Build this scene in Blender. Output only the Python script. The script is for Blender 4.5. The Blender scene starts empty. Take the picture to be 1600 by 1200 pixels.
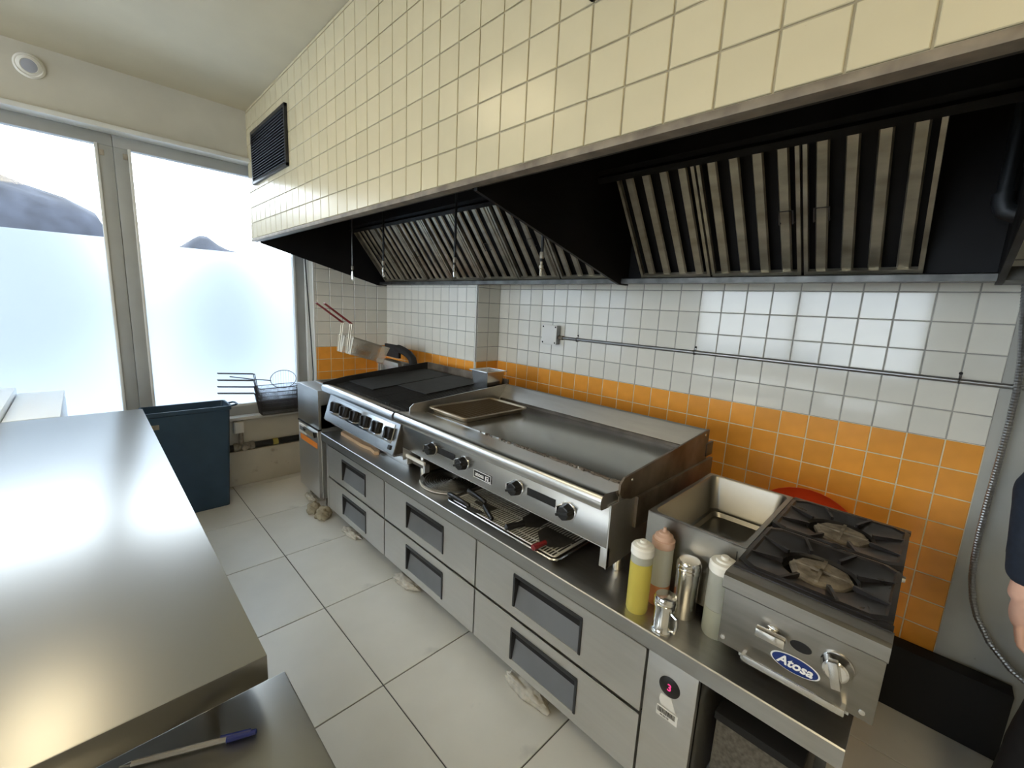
import bpy, bmesh, math, random
from mathutils import Vector, Matrix
random.seed(7)
S = bpy.context.scene
COL = S.collection
R = math.radians

# ------------------------------------------------------------------ camera
def make_camera():
    yaw, pitch, roll = -0.7835, -0.1749, -0.0502
    cy, sy = math.cos(yaw), math.sin(yaw)
    fwd = Vector((sy*math.cos(pitch), cy*math.cos(pitch), math.sin(pitch)))
    right = Vector((cy, -sy, 0)); down = fwd.cross(right)
    cr, sr = math.cos(roll), math.sin(roll)
    r2 = cr*right + sr*down; d2 = -sr*right + cr*down
    cd = bpy.data.cameras.new('camera'); cam = bpy.data.objects.new('camera', cd)
    COL.objects.link(cam)
    m = Matrix((r2, -d2, -fwd)).transposed().to_4x4()
    m.translation = Vector((2.4696, -2.3054, 1.535))
    cam.matrix_world = m
    cd.sensor_width = 36.0; cd.sensor_fit = 'HORIZONTAL'
    cd.lens = 668.12/1600*36
    cd.clip_start = 0.02; cd.clip_end = 200
    S.camera = cam
make_camera()

# ------------------------------------------------------------------ world / exposure
w = bpy.data.worlds.new('overcast_sky'); S.world = w; w.use_nodes = True
bg = w.node_tree.nodes['Background']
bg.inputs[0].default_value = (0.86, 0.94, 1.0, 1); bg.inputs[1].default_value = 5.5
S.view_settings.view_transform = 'Standard'; S.view_settings.look = 'None'
S.view_settings.exposure = 0.7; S.view_settings.gamma = 1.0
S.view_settings.use_curve_mapping = False
LAMP_STRENGTH = 12.5

# ------------------------------------------------------------------ materials
MATS = {}
def mat(name, col, rough=0.5, metal=0.0, var=0.0, vscale=8.0, stretch=(1,1,1), rvar=0.0, bump=0.0,
        bscale=None, col2=None, rnd=0.0, spec=None, emit=None, estr=0.0, trans=0.0, ior=1.45, alpha=None,
        spots=None, coat=0.0, detail=4.0, ramp=(0.3,0.7)):
    if name in MATS: return MATS[name]
    m = bpy.data.materials.new(name); m.use_nodes = True
    nt = m.node_tree; N = nt.nodes; L = nt.links
    b = N['Principled BSDF']
    b.inputs['Base Color'].default_value = (*col, 1)
    b.inputs['Roughness'].default_value = rough; b.inputs['Metallic'].default_value = metal
    b.inputs['IOR'].default_value = ior
    if spec is not None: b.inputs['Specular IOR Level'].default_value = spec
    if trans: b.inputs['Transmission Weight'].default_value = trans
    if coat: b.inputs['Coat Weight'].default_value = coat
    if emit: b.inputs['Emission Color'].default_value = (*emit, 1); b.inputs['Emission Strength'].default_value = estr
    if alpha is not None: b.inputs['Alpha'].default_value = alpha
    cur = None
    if var or rvar or bump or col2 or spots:
        tc = N.new('ShaderNodeTexCoord'); mp = N.new('ShaderNodeMapping')
        mp.inputs['Scale'].default_value = stretch
        L.new(tc.outputs['Object'], mp.inputs[0])
        nz = N.new('ShaderNodeTexNoise'); nz.inputs['Scale'].default_value = vscale; nz.inputs['Detail'].default_value = detail
        L.new(mp.outputs[0], nz.inputs['Vector'])
        fac = nz.outputs['Fac']
        if var or col2:
            rp = N.new('ShaderNodeValToRGB')
            rp.color_ramp.elements[0].position = ramp[0]; rp.color_ramp.elements[1].position = ramp[1]
            c2 = col2 if col2 else tuple(min(1, c*(1+var)) for c in col)
            c1 = col if col2 else tuple(c*(1-var) for c in col)
            rp.color_ramp.elements[0].color = (*c1, 1); rp.color_ramp.elements[1].color = (*c2, 1)
            L.new(fac, rp.inputs[0]); cur = rp.outputs[0]
        if rvar:
            mr = N.new('ShaderNodeMapRange'); mr.inputs[1].default_value = .3; mr.inputs[2].default_value = .7
            mr.inputs[3].default_value = max(.02, rough-rvar); mr.inputs[4].default_value = min(1, rough+rvar)
            L.new(fac, mr.inputs[0]); L.new(mr.outputs[0], b.inputs['Roughness'])
        if spots:
            sc, thr, scol = spots
            n2 = N.new('ShaderNodeTexNoise'); n2.inputs['Scale'].default_value = sc; n2.inputs['Detail'].default_value = 6
            L.new(tc.outputs['Object'], n2.inputs['Vector'])
            r2 = N.new('ShaderNodeValToRGB'); r2.color_ramp.elements[0].position = thr; r2.color_ramp.elements[1].position = min(1, thr+.08)
            r2.color_ramp.elements[0].color = (0,0,0,1); r2.color_ramp.elements[1].color = (1,1,1,1)
            L.new(n2.outputs['Fac'], r2.inputs[0])
            mx = N.new('ShaderNodeMix'); mx.data_type = 'RGBA'
            L.new(r2.outputs[0], mx.inputs['Factor'])
            if cur: L.new(cur, mx.inputs['A'])
            else: mx.inputs['A'].default_value = (*col, 1)
            mx.inputs['B'].default_value = (*scol, 1); cur = mx.outputs['Result']
        if bump:
            bp = N.new('ShaderNodeBump'); bp.inputs['Strength'].default_value = bump; bp.inputs['Distance'].default_value = .002
            if bscale:
                n3 = N.new('ShaderNodeTexNoise'); n3.inputs['Scale'].default_value = bscale; n3.inputs['Detail'].default_value = 5
                L.new(mp.outputs[0], n3.inputs['Vector']); L.new(n3.outputs['Fac'], bp.inputs['Height'])
            else: L.new(fac, bp.inputs['Height'])
            L.new(bp.outputs[0], b.inputs['Normal'])
    if rnd:
        oi = N.new('ShaderNodeObjectInfo'); mr = N.new('ShaderNodeMapRange')
        mr.inputs[3].default_value = 1-rnd; mr.inputs[4].default_value = 1+rnd
        L.new(oi.outputs['Random'], mr.inputs[0])
        vm = N.new('ShaderNodeVectorMath'); vm.operation = 'SCALE'
        if cur: L.new(cur, vm.inputs[0])
        else: vm.inputs[0].default_value = col
        L.new(mr.outputs[0], vm.inputs['Scale']); cur = vm.outputs[0]
    if cur: L.new(cur, b.inputs['Base Color'])
    MATS[name] = m
    return m

M_steel  = mat('brushed_steel', (.50,.495,.48), .36, 1.0, var=.05, vscale=6, stretch=(1,14,14), rvar=.03)
M_steelv = mat('brushed_steel_front', (.63,.62,.60), .42, .95, var=.04, vscale=5, stretch=(1,12,12), rvar=.06)
M_table  = mat('worn_table_steel', (.36,.357,.345), .29, 1.0)
M_chrome = mat('chrome', (.75,.74,.72), .12, 1.0)
M_bright = mat('polished_steel', (.64,.635,.62), .26, 1.0)
M_plate  = mat('griddle_plate', (.50,.49,.47), .24, .95, var=.04, vscale=2.5, stretch=(1,2.5,1), detail=2)
M_splash = mat('splash_steel', (.36,.355,.345), .42, 1.0, var=.05, vscale=6, stretch=(1,8,8))
M_burnt  = mat('burnt_steel', (.12,.09,.065), .5, .7, col2=(.30,.25,.20), vscale=9, rvar=.1, bump=.15)
M_grease = mat('greasy_dark_steel', (.05,.043,.036), .42, .6, col2=(.15,.13,.11), vscale=12, rvar=.12, bump=.1)
M_iron   = mat('black_cast_iron', (.008,.008,.009), .6, .0, col2=(.020,.019,.019), vscale=18, bump=.2)
M_soot   = mat('sooty_hood_steel', (.007,.007,.008), .55, .0, col2=(.014,.013,.013), vscale=6, rvar=.1, spec=.2)
M_baff   = mat('baffle_steel', (.40,.36,.28), .42, .85, var=.30, vscale=5, stretch=(1,3,3), rvar=.1)
M_rail   = mat('hood_rail_steel', (.11,.11,.105), .42, .8, var=.4, vscale=14)
M_trim   = mat('rusty_trim', (.13,.105,.08), .6, .3, col2=(.26,.22,.165), vscale=16)
M_black  = mat('black_plastic', (.012,.012,.013), .35)
M_blackm = mat('matte_black', (.008,.008,.009), .8)
M_darkrec= mat('dark_recess', (.030,.031,.034), .4, .3)
M_recpl  = mat('handle_plate_grey', (.17,.175,.185), .42, .4, var=.12, vscale=5)
M_white  = mat('white_tile', (.78,.755,.68), .09, rnd=.035, var=.03, vscale=6, coat=.2)
M_orange = mat('orange_tile', (.88,.37,.055), .22, rnd=.07, var=.07, vscale=9)
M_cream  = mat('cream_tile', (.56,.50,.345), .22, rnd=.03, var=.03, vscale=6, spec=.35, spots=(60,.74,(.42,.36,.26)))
M_groutw = mat('grey_grout', (.36,.35,.32), .9, var=.2, vscale=20)
M_grouto = mat('cream_grout', (.74,.64,.44), .9, var=.15, vscale=20)
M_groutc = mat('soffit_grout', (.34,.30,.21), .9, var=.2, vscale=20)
M_plaster= mat('grey_plaster', (.42,.42,.39), .75, var=.10, vscale=5, bump=.15, bscale=25, spots=(22,.72,(.22,.20,.17)))
M_wallp  = mat('painted_wall', (.55,.53,.47), .7, var=.05, vscale=4, bump=.05)
M_lowwall= mat('stained_low_wall', (.52,.50,.44), .7, var=.10, vscale=4, bump=.1, spots=(7,.60,(.34,.29,.23)))
M_ceil   = mat('ceiling_paint', (.56,.50,.37), .75, var=.05, vscale=3, bump=.08, bscale=60)
M_frame  = mat('window_frame_paint', (.33,.34,.335), .45, var=.06, vscale=6)
M_framew = mat('window_frame_white', (.66,.67,.66), .45, var=.05, vscale=6)
M_ftile  = mat('floor_porcelain', (.58,.57,.53), .34, col2=(.67,.66,.615), vscale=3.2, rvar=.06, rnd=.03, spots=(5,.66,(.52,.515,.49)), detail=8, ramp=(.25,.75))
M_fgrout = mat('floor_grout', (.07,.07,.07), .9)
M_bin    = mat('navy_bin_plastic', (.026,.058,.105), .42, var=.12, vscale=8)
M_wpl    = mat('white_plastic', (.78,.77,.74), .35)
M_freez  = mat('white_enamel', (.82,.84,.85), .3)
M_red    = mat('red_plastic', (.80,.075,.02), .3, var=.1, vscale=5)
M_redh   = mat('red_handle', (.20,.016,.018), .4)
M_wood   = mat('pale_wood', (.50,.34,.21), .6, var=.2, vscale=6, stretch=(1,12,12))
M_rag    = mat('dirty_rag_cloth', (.33,.29,.21), .9, var=.25, vscale=25, bump=.3)
M_ragw   = mat('pale_rag_cloth', (.46,.43,.37), .9, var=.25, vscale=25, bump=.3)
M_wire   = mat('oily_basket_wire', (.10,.095,.10), .4, .7)
M_wires  = mat('steel_basket_wire', (.42,.38,.31), .38, .9)
M_galv   = mat('galvanised_conduit', (.34,.345,.35), .35, .9, var=.1, vscale=20)
M_dkpipe = mat('black_pipe', (.02,.022,.025), .45, .3)
M_dirtyv = mat('dirty_valve_metal', (.32,.29,.24), .6, .5, var=.3, vscale=30)
M_yellow = mat('yellow_tape', (.40,.35,.08), .6)
M_label  = mat('paper_label', (.72,.71,.68), .6)
M_olabel = mat('orange_label', (.70,.22,.03), .5)
M_ink    = mat('black_ink', (.015,.015,.015), .6)
M_blue   = mat('badge_blue', (.010,.03,.16), .25)
M_wink   = mat('white_ink', (.85,.85,.85), .4)
M_led    = mat('red_led', (.3,.01,.05), .4, emit=(1.0,.05,.25), estr=.8)
M_fill_lamp   = mat('fill_lamp_diffuser', (.9,.9,.85), .4, emit=(1.0,.83,.52), estr=LAMP_STRENGTH)
M_lamps  = mat('small_lamp_diffuser', (.9,.9,.85), .4, emit=(1.0,.83,.52), estr=LAMP_STRENGTH*.42)
M_grate  = mat('hot_plate_casting', (.010,.009,.010), .38, .2, col2=(.030,.027,.028), vscale=14, rvar=.12, bump=.15)
M_burner = mat('burner_head', (.12,.10,.075), .8, .1, col2=(.26,.225,.175), vscale=40, bump=.3)
M_hps    = mat('hot_plate_steel', (.27,.255,.23), .40, .95, var=.10, vscale=6, stretch=(1,10,10), rvar=.06)
M_basin  = mat('basin_steel', (.31,.295,.265), .36, 1.0, var=.08, vscale=8, rvar=.05)
M_speck  = mat('speckled_grey_box', (.10,.09,.075), .8, var=.35, vscale=90, bump=.2)
M_skin   = mat('skin', (.62,.37,.28), .5, var=.06, vscale=12)
M_navy   = mat('navy_knit', (.010,.016,.03), .85, var=.25, vscale=60, bump=.2)
M_trous  = mat('black_trousers', (.010,.010,.012), .85, var=.2, vscale=40)
M_hair   = mat('dark_hair', (.02,.014,.01), .6)
M_eye    = mat('eye_white', (.8,.8,.78), .2)
M_lip    = mat('lip', (.45,.18,.15), .5)
M_grass  = mat('outside_pavement', (.40,.45,.52), .9, var=.1, vscale=.6)
M_bush   = mat('outside_hedge', (.014,.016,.022), .9, col2=(.035,.04,.055), vscale=2.5)
M_spat   = mat('spatula_steel', (.16,.15,.14), .38, .9, var=.2, vscale=20)
M_biro   = mat('clear_pen_barrel', (.55,.55,.55), .15, 0, trans=.6)

def bottle_mat(name, col, rough=.35, trans=.35, sss=.0):
    m = mat(name, col, rough, 0, trans=trans, ior=1.3)
    return m
M_plasticclear = bottle_mat('frosted_bottle_plastic', (.72,.72,.64), .45, .55)
M_oil   = bottle_mat('yellow_oil', (.78,.66,.14), .35, .35)
M_sauce = bottle_mat('orange_sauce', (.50,.20,.08), .5, .1)
M_soap  = bottle_mat('pale_liquid', (.62,.62,.50), .4, .4)
M_capw  = mat('white_cap', (.80,.78,.72), .4)
M_capp  = mat('pink_tan_cap', (.60,.40,.31), .45)

def film_material():
    m = bpy.data.materials.new('frosted_film'); m.use_nodes = True
    nt = m.node_tree; N = nt.nodes; L = nt.links
    for n in list(N): N.remove(n)
    out = N.new('ShaderNodeOutputMaterial')
    tr = N.new('ShaderNodeBsdfTranslucent'); tr.inputs[0].default_value = (.55,.61,.66,1)
    rf = N.new('ShaderNodeBsdfRefraction'); rf.inputs['Roughness'].default_value = .6; rf.inputs['IOR'].default_value = 1.25
    rf.inputs[0].default_value = (.56,.60,.64,1)
    gl = N.new('ShaderNodeBsdfDiffuse'); gl.inputs[0].default_value = (.7,.74,.78,1)
    m1 = N.new('ShaderNodeMixShader'); m1.inputs[0].default_value = .45
    m2 = N.new('ShaderNodeMixShader'); m2.inputs[0].default_value = .15
    L.new(tr.outputs[0], m1.inputs[1]); L.new(rf.outputs[0], m1.inputs[2])
    L.new(m1.outputs[0], m2.inputs[1]); L.new(gl.outputs[0], m2.inputs[2]); L.new(m2.outputs[0], out.inputs[0])
    return m
def clear_material():
    m = bpy.data.materials.new('window_glass'); m.use_nodes = True
    nt = m.node_tree; N = nt.nodes; L = nt.links
    for n in list(N): N.remove(n)
    out = N.new('ShaderNodeOutputMaterial')
    tr = N.new('ShaderNodeBsdfTransparent'); tr.inputs[0].default_value = (.96,.98,1,1)
    gl = N.new('ShaderNodeBsdfGlossy'); gl.inputs['Roughness'].default_value = .03
    fr = N.new('ShaderNodeFresnel'); fr.inputs[0].default_value = 1.3
    mx = N.new('ShaderNodeMixShader'); L.new(fr.outputs[0], mx.inputs[0])
    L.new(tr.outputs[0], mx.inputs[1]); L.new(gl.outputs[0], mx.inputs[2]); L.new(mx.outputs[0], out.inputs[0])
    return m
M_film = film_material(); M_glass = clear_material()

# ------------------------------------------------------------------ mesh helpers
ORG = {}
class MB:
    def __init__(s): s.bm = bmesh.new()
    def box(s, x0, x1, y0, y1, z0, z1, bev=0.0, seg=2):
        b2 = bmesh.new()
        bmesh.ops.create_cube(b2, size=1)
        for v in b2.verts:
            v.co = Vector(((x0+x1)/2+v.co.x*(x1-x0), (y0+y1)/2+v.co.y*(y1-y0), (z0+z1)/2+v.co.z*(z1-z0)))
        if bev: bmesh.ops.bevel(b2, geom=b2.edges[:], offset=bev, segments=seg, profile=.6, affect='EDGES')
        s.merge(b2); return s
    def merge(s, b2, M=None):
        if M is not None: bmesh.ops.transform(b2, matrix=M, verts=b2.verts)
        vm = [s.bm.verts.new(v.co) for v in b2.verts]
        b2.verts.index_update()
        for f in b2.faces:
            try: s.bm.faces.new([vm[v.index] for v in f.verts])
            except ValueError: pass
        b2.free()
    def obox(s, c, ax, ay, az, hx, hy, hz, bev=0.0):
        b2 = bmesh.new(); bmesh.ops.create_cube(b2, size=2)
        for v in b2.verts: v.co = Vector((v.co.x*hx, v.co.y*hy, v.co.z*hz))
        if bev: bmesh.ops.bevel(b2, geom=b2.edges[:], offset=bev, segments=2, profile=.6, affect='EDGES')
        M = Matrix((ax, ay, az)).transposed().to_4x4(); M.translation = Vector(c)
        s.merge(b2, M); return s
    def bar(s, p0, p1, wd, th, up=(0,0,1), bev=0.0):
        p0, p1 = Vector(p0), Vector(p1); d = (p1-p0); l = d.length; d.normalize()
        u = Vector(up); sd = d.cross(u)
        if sd.length < 1e-5: sd = d.cross(Vector((1,0,0)))
        sd.normalize(); u = sd.cross(d)
        return s.obox((p0+p1)/2, d, sd, u, l/2, wd/2, th/2, bev)
    def cyl(s, p0, p1, r0, r1=None, n=16, cap=True):
        r1 = r0 if r1 is None else r1
        p0, p1 = Vector(p0), Vector(p1); d = (p1-p0).normalized()
        a = d.orthogonal().normalized(); b = d.cross(a)
        ra = [s.bm.verts.new(p0+r0*(math.cos(t)*a+math.sin(t)*b)) for t in [2*math.pi*i/n for i in range(n)]]
        rb = [s.bm.verts.new(p1+r1*(math.cos(t)*a+math.sin(t)*b)) for t in [2*math.pi*i/n for i in range(n)]]
        for i in range(n): s.bm.faces.new((ra[i], ra[(i+1)%n], rb[(i+1)%n], rb[i]))
        if cap: s.bm.faces.new(ra[::-1]); s.bm.faces.new(rb)
        return s
    def tube(s, pts, r, n=8, closed=False):
        pts = [Vector(p) for p in pts]; k = len(pts); rings = []
        a = None
        for i, p in enumerate(pts):
            if closed: d = (pts[(i+1)%k]-pts[i-1])
            else: d = pts[min(i+1,k-1)]-pts[max(i-1,0)]
            d.normalize()
            if a is None: a = d.orthogonal().normalized()
            else:
                a = a-d*a.dot(d)
                a = a.normalized() if a.length > 1e-6 else d.orthogonal().normalized()
            b = d.cross(a); rr = r[i] if isinstance(r, (list, tuple)) else r
            rings.append([s.bm.verts.new(p+rr*(math.cos(t)*a+math.sin(t)*b)) for t in [2*math.pi*j/n for j in range(n)]])
        for i in range(k if closed else k-1):
            A, B = rings[i], rings[(i+1)%k]
            for j in range(n): s.bm.faces.new((A[j], A[(j+1)%n], B[(j+1)%n], B[j]))
        if not closed: s.bm.faces.new(rings[0][::-1]); s.bm.faces.new(rings[-1])
        return s
    def lathe(s, prof, c=(0,0,0), n=24, axis=(0,0,1)):
        c = Vector(c); d = Vector(axis).normalized(); a = d.orthogonal().normalized(); b = d.cross(a); rings = []
        for r, z in prof:
            if r < 1e-6: rings.append([s.bm.verts.new(c+d*z)])
            else: rings.append([s.bm.verts.new(c+d*z+r*(math.cos(t)*a+math.sin(t)*b)) for t in [2*math.pi*j/n for j in range(n)]])
        for A, B in zip(rings, rings[1:]):
            for j in range(n):
                j2 = (j+1) % n
                if len(A) == 1 and len(B) == 1: continue
                if len(A) == 1: s.bm.faces.new((A[0], B[j2], B[j]))
                elif len(B) == 1: s.bm.faces.new((A[j], A[j2], B[0]))
                else: s.bm.faces.new((A[j], A[j2], B[j2], B[j]))
        return s
    def prism(s, poly, d):            # poly: 3d points, extruded by vector d
        d = Vector(d); A = [s.bm.verts.new(Vector(p)) for p in poly]; B = [s.bm.verts.new(Vector(p)+d) for p in poly]
        n = len(A)
        s.bm.faces.new(A); s.bm.faces.new(B[::-1])
        for i in range(n): s.bm.faces.new((A[i], B[i], B[(i+1)%n], A[(i+1)%n]))
        return s
    def profx(s, yz, x0, x1): return s.prism([(x0, y, z) for y, z in yz], (x1-x0, 0, 0))
    def build(s, name, m, parent=None, smooth=35, bev=0.0, kind=None, label=None):
        bm = s.bm
        if bev: bmesh.ops.bevel(bm, geom=[e for e in bm.edges if e.is_manifold and e.calc_face_angle(0) > .5], offset=bev, segments=2, profile=.6, affect='EDGES')
        bmesh.ops.recalc_face_normals(bm, faces=bm.faces)
        org = Vector((0,0,0))
        if parent is not None: org = ORG.get(parent.name, Vector((0,0,0)))
        elif bm.verts:
            lo = Vector([min(v.co[i] for v in bm.verts) for i in range(3)]); hi = Vector([max(v.co[i] for v in bm.verts) for i in range(3)])
            org = Vector(((lo.x+hi.x)/2, (lo.y+hi.y)/2, lo.z))
        bmesh.ops.translate(bm, vec=-org, verts=bm.verts)
        me = bpy.data.meshes.new(name); bm.to_mesh(me); bm.free()
        if smooth:
            for p in me.polygons: p.use_smooth = True
            me.set_sharp_from_angle(angle=R(smooth))
        me.materials.append(m)
        o = bpy.data.objects.new(name, me); COL.objects.link(o)
        if parent is not None: o.parent = parent
        else: o.location = org
        ORG[o.name] = org
        if kind: o['kind'] = kind
        if label: o['label'] = label
        return o
def thing(name, loc, label, cat, group=None, rz=0):
    o = bpy.data.objects.new(name, None); COL.objects.link(o); o.location = loc; o.empty_display_size = .05
    o.rotation_euler = (0,0,rz)
    o['label'] = label; o['category'] = cat
    if group: o['group'] = group
    ORG[o.name] = Vector(loc) if not rz else Vector((0,0,0))
    return o
def local(name, loc, label, cat, group=None, rz=0):      # parts given in the thing's own coordinates
    o = thing(name, loc, label, cat, group, rz); ORG[o.name] = Vector((0,0,0)); return o
def tag(o, label, cat, group=None):
    o['label'] = label; o['category'] = cat
    if group: o['group'] = group
    return o
def struct(name, mb, m, label=None, **k):
    o = mb.build(name, m, None, kind='structure', **k)
    if label: o['label'] = label
    return o
def copy_tree(o, parent=None, label=None):
    c = o.copy(); COL.objects.link(c); c.parent = parent
    if label: c['label'] = label
    for ch in [x for x in bpy.data.objects if x.parent == o]: copy_tree(ch, c)
    return c
def text_part(name, txt, size, m, parent, loc, rot, depth=.0006, shear=0.0, bold=0.0, kindscale=(1,1,1)):
    cu = bpy.data.curves.new(name, 'FONT'); cu.body = txt; cu.size = size; cu.extrude = depth; cu.align_x = 'CENTER'; cu.align_y = 'CENTER'
    cu.shear = shear; cu.offset = bold
    t = bpy.data.objects.new('tmp', cu); COL.objects.link(t)
    dg = bpy.context.evaluated_depsgraph_get()
    me = bpy.data.meshes.new_from_object(t.evaluated_get(dg)); bpy.data.objects.remove(t)
    M = Matrix.Translation(Vector(loc)-ORG.get(parent.name, Vector((0,0,0)))) @ rot.to_4x4() @ Matrix.Diagonal((*kindscale, 1))
    me.transform(M); me.materials.clear(); me.materials.append(m)
    o = bpy.data.objects.new(name, me); COL.objects.link(o); o.parent = parent; ORG[o.name] = ORG.get(parent.name, Vector((0,0,0)))
    return o
FRONT = Matrix(((1,0,0),(0,0,-1),(0,1,0)))      # text lying in XZ, read from -Y
def mesh_of(mb, m, smooth=35):
    bm = mb.bm; bmesh.ops.recalc_face_normals(bm, faces=bm.faces); me = bpy.data.meshes.new('piece'); bm.to_mesh(me); bm.free()
    for p in me.polygons: p.use_smooth = False
    me.materials.append(m); return me
def inst(name, me, parent, loc, scale=(1,1,1), rz=0, rot=None):
    o = bpy.data.objects.new(name, me); COL.objects.link(o); o.parent = parent
    o.location = Vector(loc)-ORG.get(parent.name, Vector((0,0,0))) if parent else Vector(loc); o.scale = scale
    if rot: o.rotation_euler = rot
    else: o.rotation_euler = (0,0,rz)
    return o

P = 0.11; Z0 = 1.125; CEIL = 2.86
XL = -1.337                        # tiled left return wall
YC = -0.231                        # face of the boxed chase
YS = -1.326                        # soffit face
XR = 4.6; YF = -6.2

# ------------------------------------------------------------------ floor
ob_floor = struct('floor', MB().box(-1.62, XR+.12, YF-.12, .15, -.12, -.004), M_fgrout)
def tile_mesh(sx, sy, t, bev, m):      # lying in XY facing +Z, origin at centre of underside
    mb = MB(); bm = mb.bm; v = []
    for (hx, hy, z) in ((sx/2, sy/2, 0), (sx/2, sy/2, t-bev), (sx/2-bev, sy/2-bev, t)):
        v.append([bm.verts.new((a*hx, b*hy, z)) for a, b in ((-1,-1),(1,-1),(1,1),(-1,1))])
    for A, B in zip(v, v[1:]):
        for i in range(4): bm.faces.new((A[i], A[(i+1)%4], B[(i+1)%4], B[i]))
    bm.faces.new(v[2])
    return mesh_of(mb, m)
FT = .602
ft = tile_mesh(FT-.005, FT-.005, .006, .0012, M_ftile)
for i in range(-2, 9):
    for j in range(-7, 3):
        x0 = -.72+FT*i; y0 = -1.57+FT*j; x1 = x0+FT; y1 = y0+FT
        a0, a1 = max(x0, -1.60), min(x1, XR); b0, b1 = max(y0, YF), min(y1, 0.0)
        if a1-a0 < .05 or b1-b0 < .05: continue
        inst('floor_tile', ft, ob_floor, ((a0+a1)/2, (b0+b1)/2, -.006), ((a1-a0)/FT, (b1-b0)/FT, 1))

# ------------------------------------------------------------------ walls with tiles
WT = .0065
tm = {k: tile_mesh(P-.0045, P-.0045, WT, .0016, m) for k, m in (('w', M_white), ('o', M_orange), ('c', M_cream))}
FACE = {'-y': (R(90), 0, 0), '+x': (R(90), 0, R(90))}
def tiled(parent, face, plane, cols, rows, which, as_object):
    """cols/rows: lists of joint positions; which(row_z)->key; pieces that are not separate objects go to one joined part"""
    rest = {}
    for a0, a1 in zip(cols, cols[1:]):
        if a1-a0 < .012: continue
        for z0, z1 in zip(rows, rows[1:]):
            if z1-z0 < .012: continue
            k = which((z0+z1)/2); ca, cz = (a0+a1)/2, (z0+z1)/2
            sc = ((a1-a0-.0045)/(P-.0045), (z1-z0-.0045)/(P-.0045), 1)
            loc = (ca, plane, cz) if face == '-y' else (plane, ca, cz)
            if as_object(ca, cz): inst('tile', tm[k], parent, loc, sc, rot=FACE[face])
            else:
                hx, hz = (a1-a0-.0045)/2, (z1-z0-.0045)/2
                mb = rest.setdefault(k, MB())
                if face == '-y': mb.box(ca-hx, ca+hx, plane-WT, plane, cz-hz, cz+hz)
                else: mb.box(plane, plane+WT, ca-hx, ca+hx, cz-hz, cz+hz)
    for k, mb in rest.items(): mb.build('tile_field', tm[k].materials[0], parent, kind='stuff', smooth=0)
def grid(lo, hi, ref, p=P):
    k = math.ceil((lo-ref)/p-1e-6); out = [lo]
    while ref+k*p < hi-1e-6:
        if ref+k*p > lo+1e-6: out.append(ref+k*p)
        k += 1
    return out+[hi]
wo = lambda z: 'w' if z > Z0 else 'o'
TE = 2.634
# main back wall: tiled area then bare plaster
wall_back = struct('wall_back', MB().box(-1.6, XR, 0, .15, 0, CEIL), M_plaster)
MB().box(0, TE, -.0078, 0, Z0, 1.86).build('grout_bed', M_groutw, wall_back, smooth=0)
MB().box(0, TE, -.0078, 0, 0, Z0).build('grout_bed', M_grouto, wall_back, smooth=0)
MB().box(TE, TE+.035, -.014, 0, 0, 1.86).build('tile_edge_mortar', M_plaster, wall_back, smooth=0)
tiled(wall_back, '-y', -.003, [0]+[P*k for k in range(1, 24)]+[TE], grid(0, 1.86, Z0), wo,
      lambda x, z: (z > Z0-3*P and z < 1.75) or (x > 1.75 and z > .25))
# boxed chase on the left half of the back wall
chase = struct('wall_chase', MB().box(-1.6, 0, YC, 0, 0, CEIL), M_plaster)
MB().box(XL, 0, YC-.0078, YC, Z0, 1.86).build('grout_bed', M_groutw, chase, smooth=0)
MB().box(XL, 0, YC-.0078, YC, 0, Z0).build('grout_bed', M_grouto, chase, smooth=0)
MB().box(0, .0078, YC, 0, Z0, 1.86).build('grout_bed', M_groutw, chase, smooth=0)
MB().box(0, .0078, YC, 0, 0, Z0).build('grout_bed', M_grouto, chase, smooth=0)
tiled(chase, '-y', YC-.003, grid(XL, 0, -.008), grid(0, 1.86, Z0), wo, lambda x, z: .95 < z < 1.80)
tiled(chase, '+x', .003, grid(YC, 0, -.012), grid(0, 1.86, Z0), wo, lambda x, z: .95 < z < 1.75)
MB().box(-.006, .0035, YC-.0095, YC-.003, 0, 1.80).build('corner_bead', M_wpl, chase)
# left return wall (tiles face +x)
YJ = -.91
wl = struct('wall_left', MB().box(-1.6, XL, YJ, 0, 0, CEIL), M_wallp)
MB().box(XL, XL+.0078, YJ, YC, Z0, 1.98).build('grout_bed', M_groutw, wl, smooth=0)
MB().box(XL, XL+.0078, YJ, YC, 0, Z0).build('grout_bed', M_grouto, wl, smooth=0)
tiled(wl, '+x', XL+.003, grid(YJ+.004, YC, YC), grid(0, 1.98, Z0), wo, lambda x, z: z > .80)
MB().box(XL, XL+.0095, YJ-.006, YJ+.004, 0, 1.99).build('corner_bead', M_wpl, wl)
# low wall beneath the windows, with a ledge that carries a pipe
MB().box(-1.62, -1.43, YF, YJ, .29, .545).build('low_wall_upper', M_wallp, wl)
MB().box(-1.62, -1.388, YF, YJ, 0, .29, bev=.006).build('low_wall_ledge', M_lowwall, wl)
MB().box(-1.62, -1.385, YF, YJ, .545, .572, bev=.004).build('window_sill', M_framew, wl)
# beam over the windows
MB().box(-1.62, -1.40, YF, YJ, 2.52, CEIL).build('window_beam', M_wallp, wl)
MB().box(-1.62, -1.345, YF, YJ, 2.498, 2.527, bev=.004).build('beam_ledge', M_framew, wl)
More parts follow.
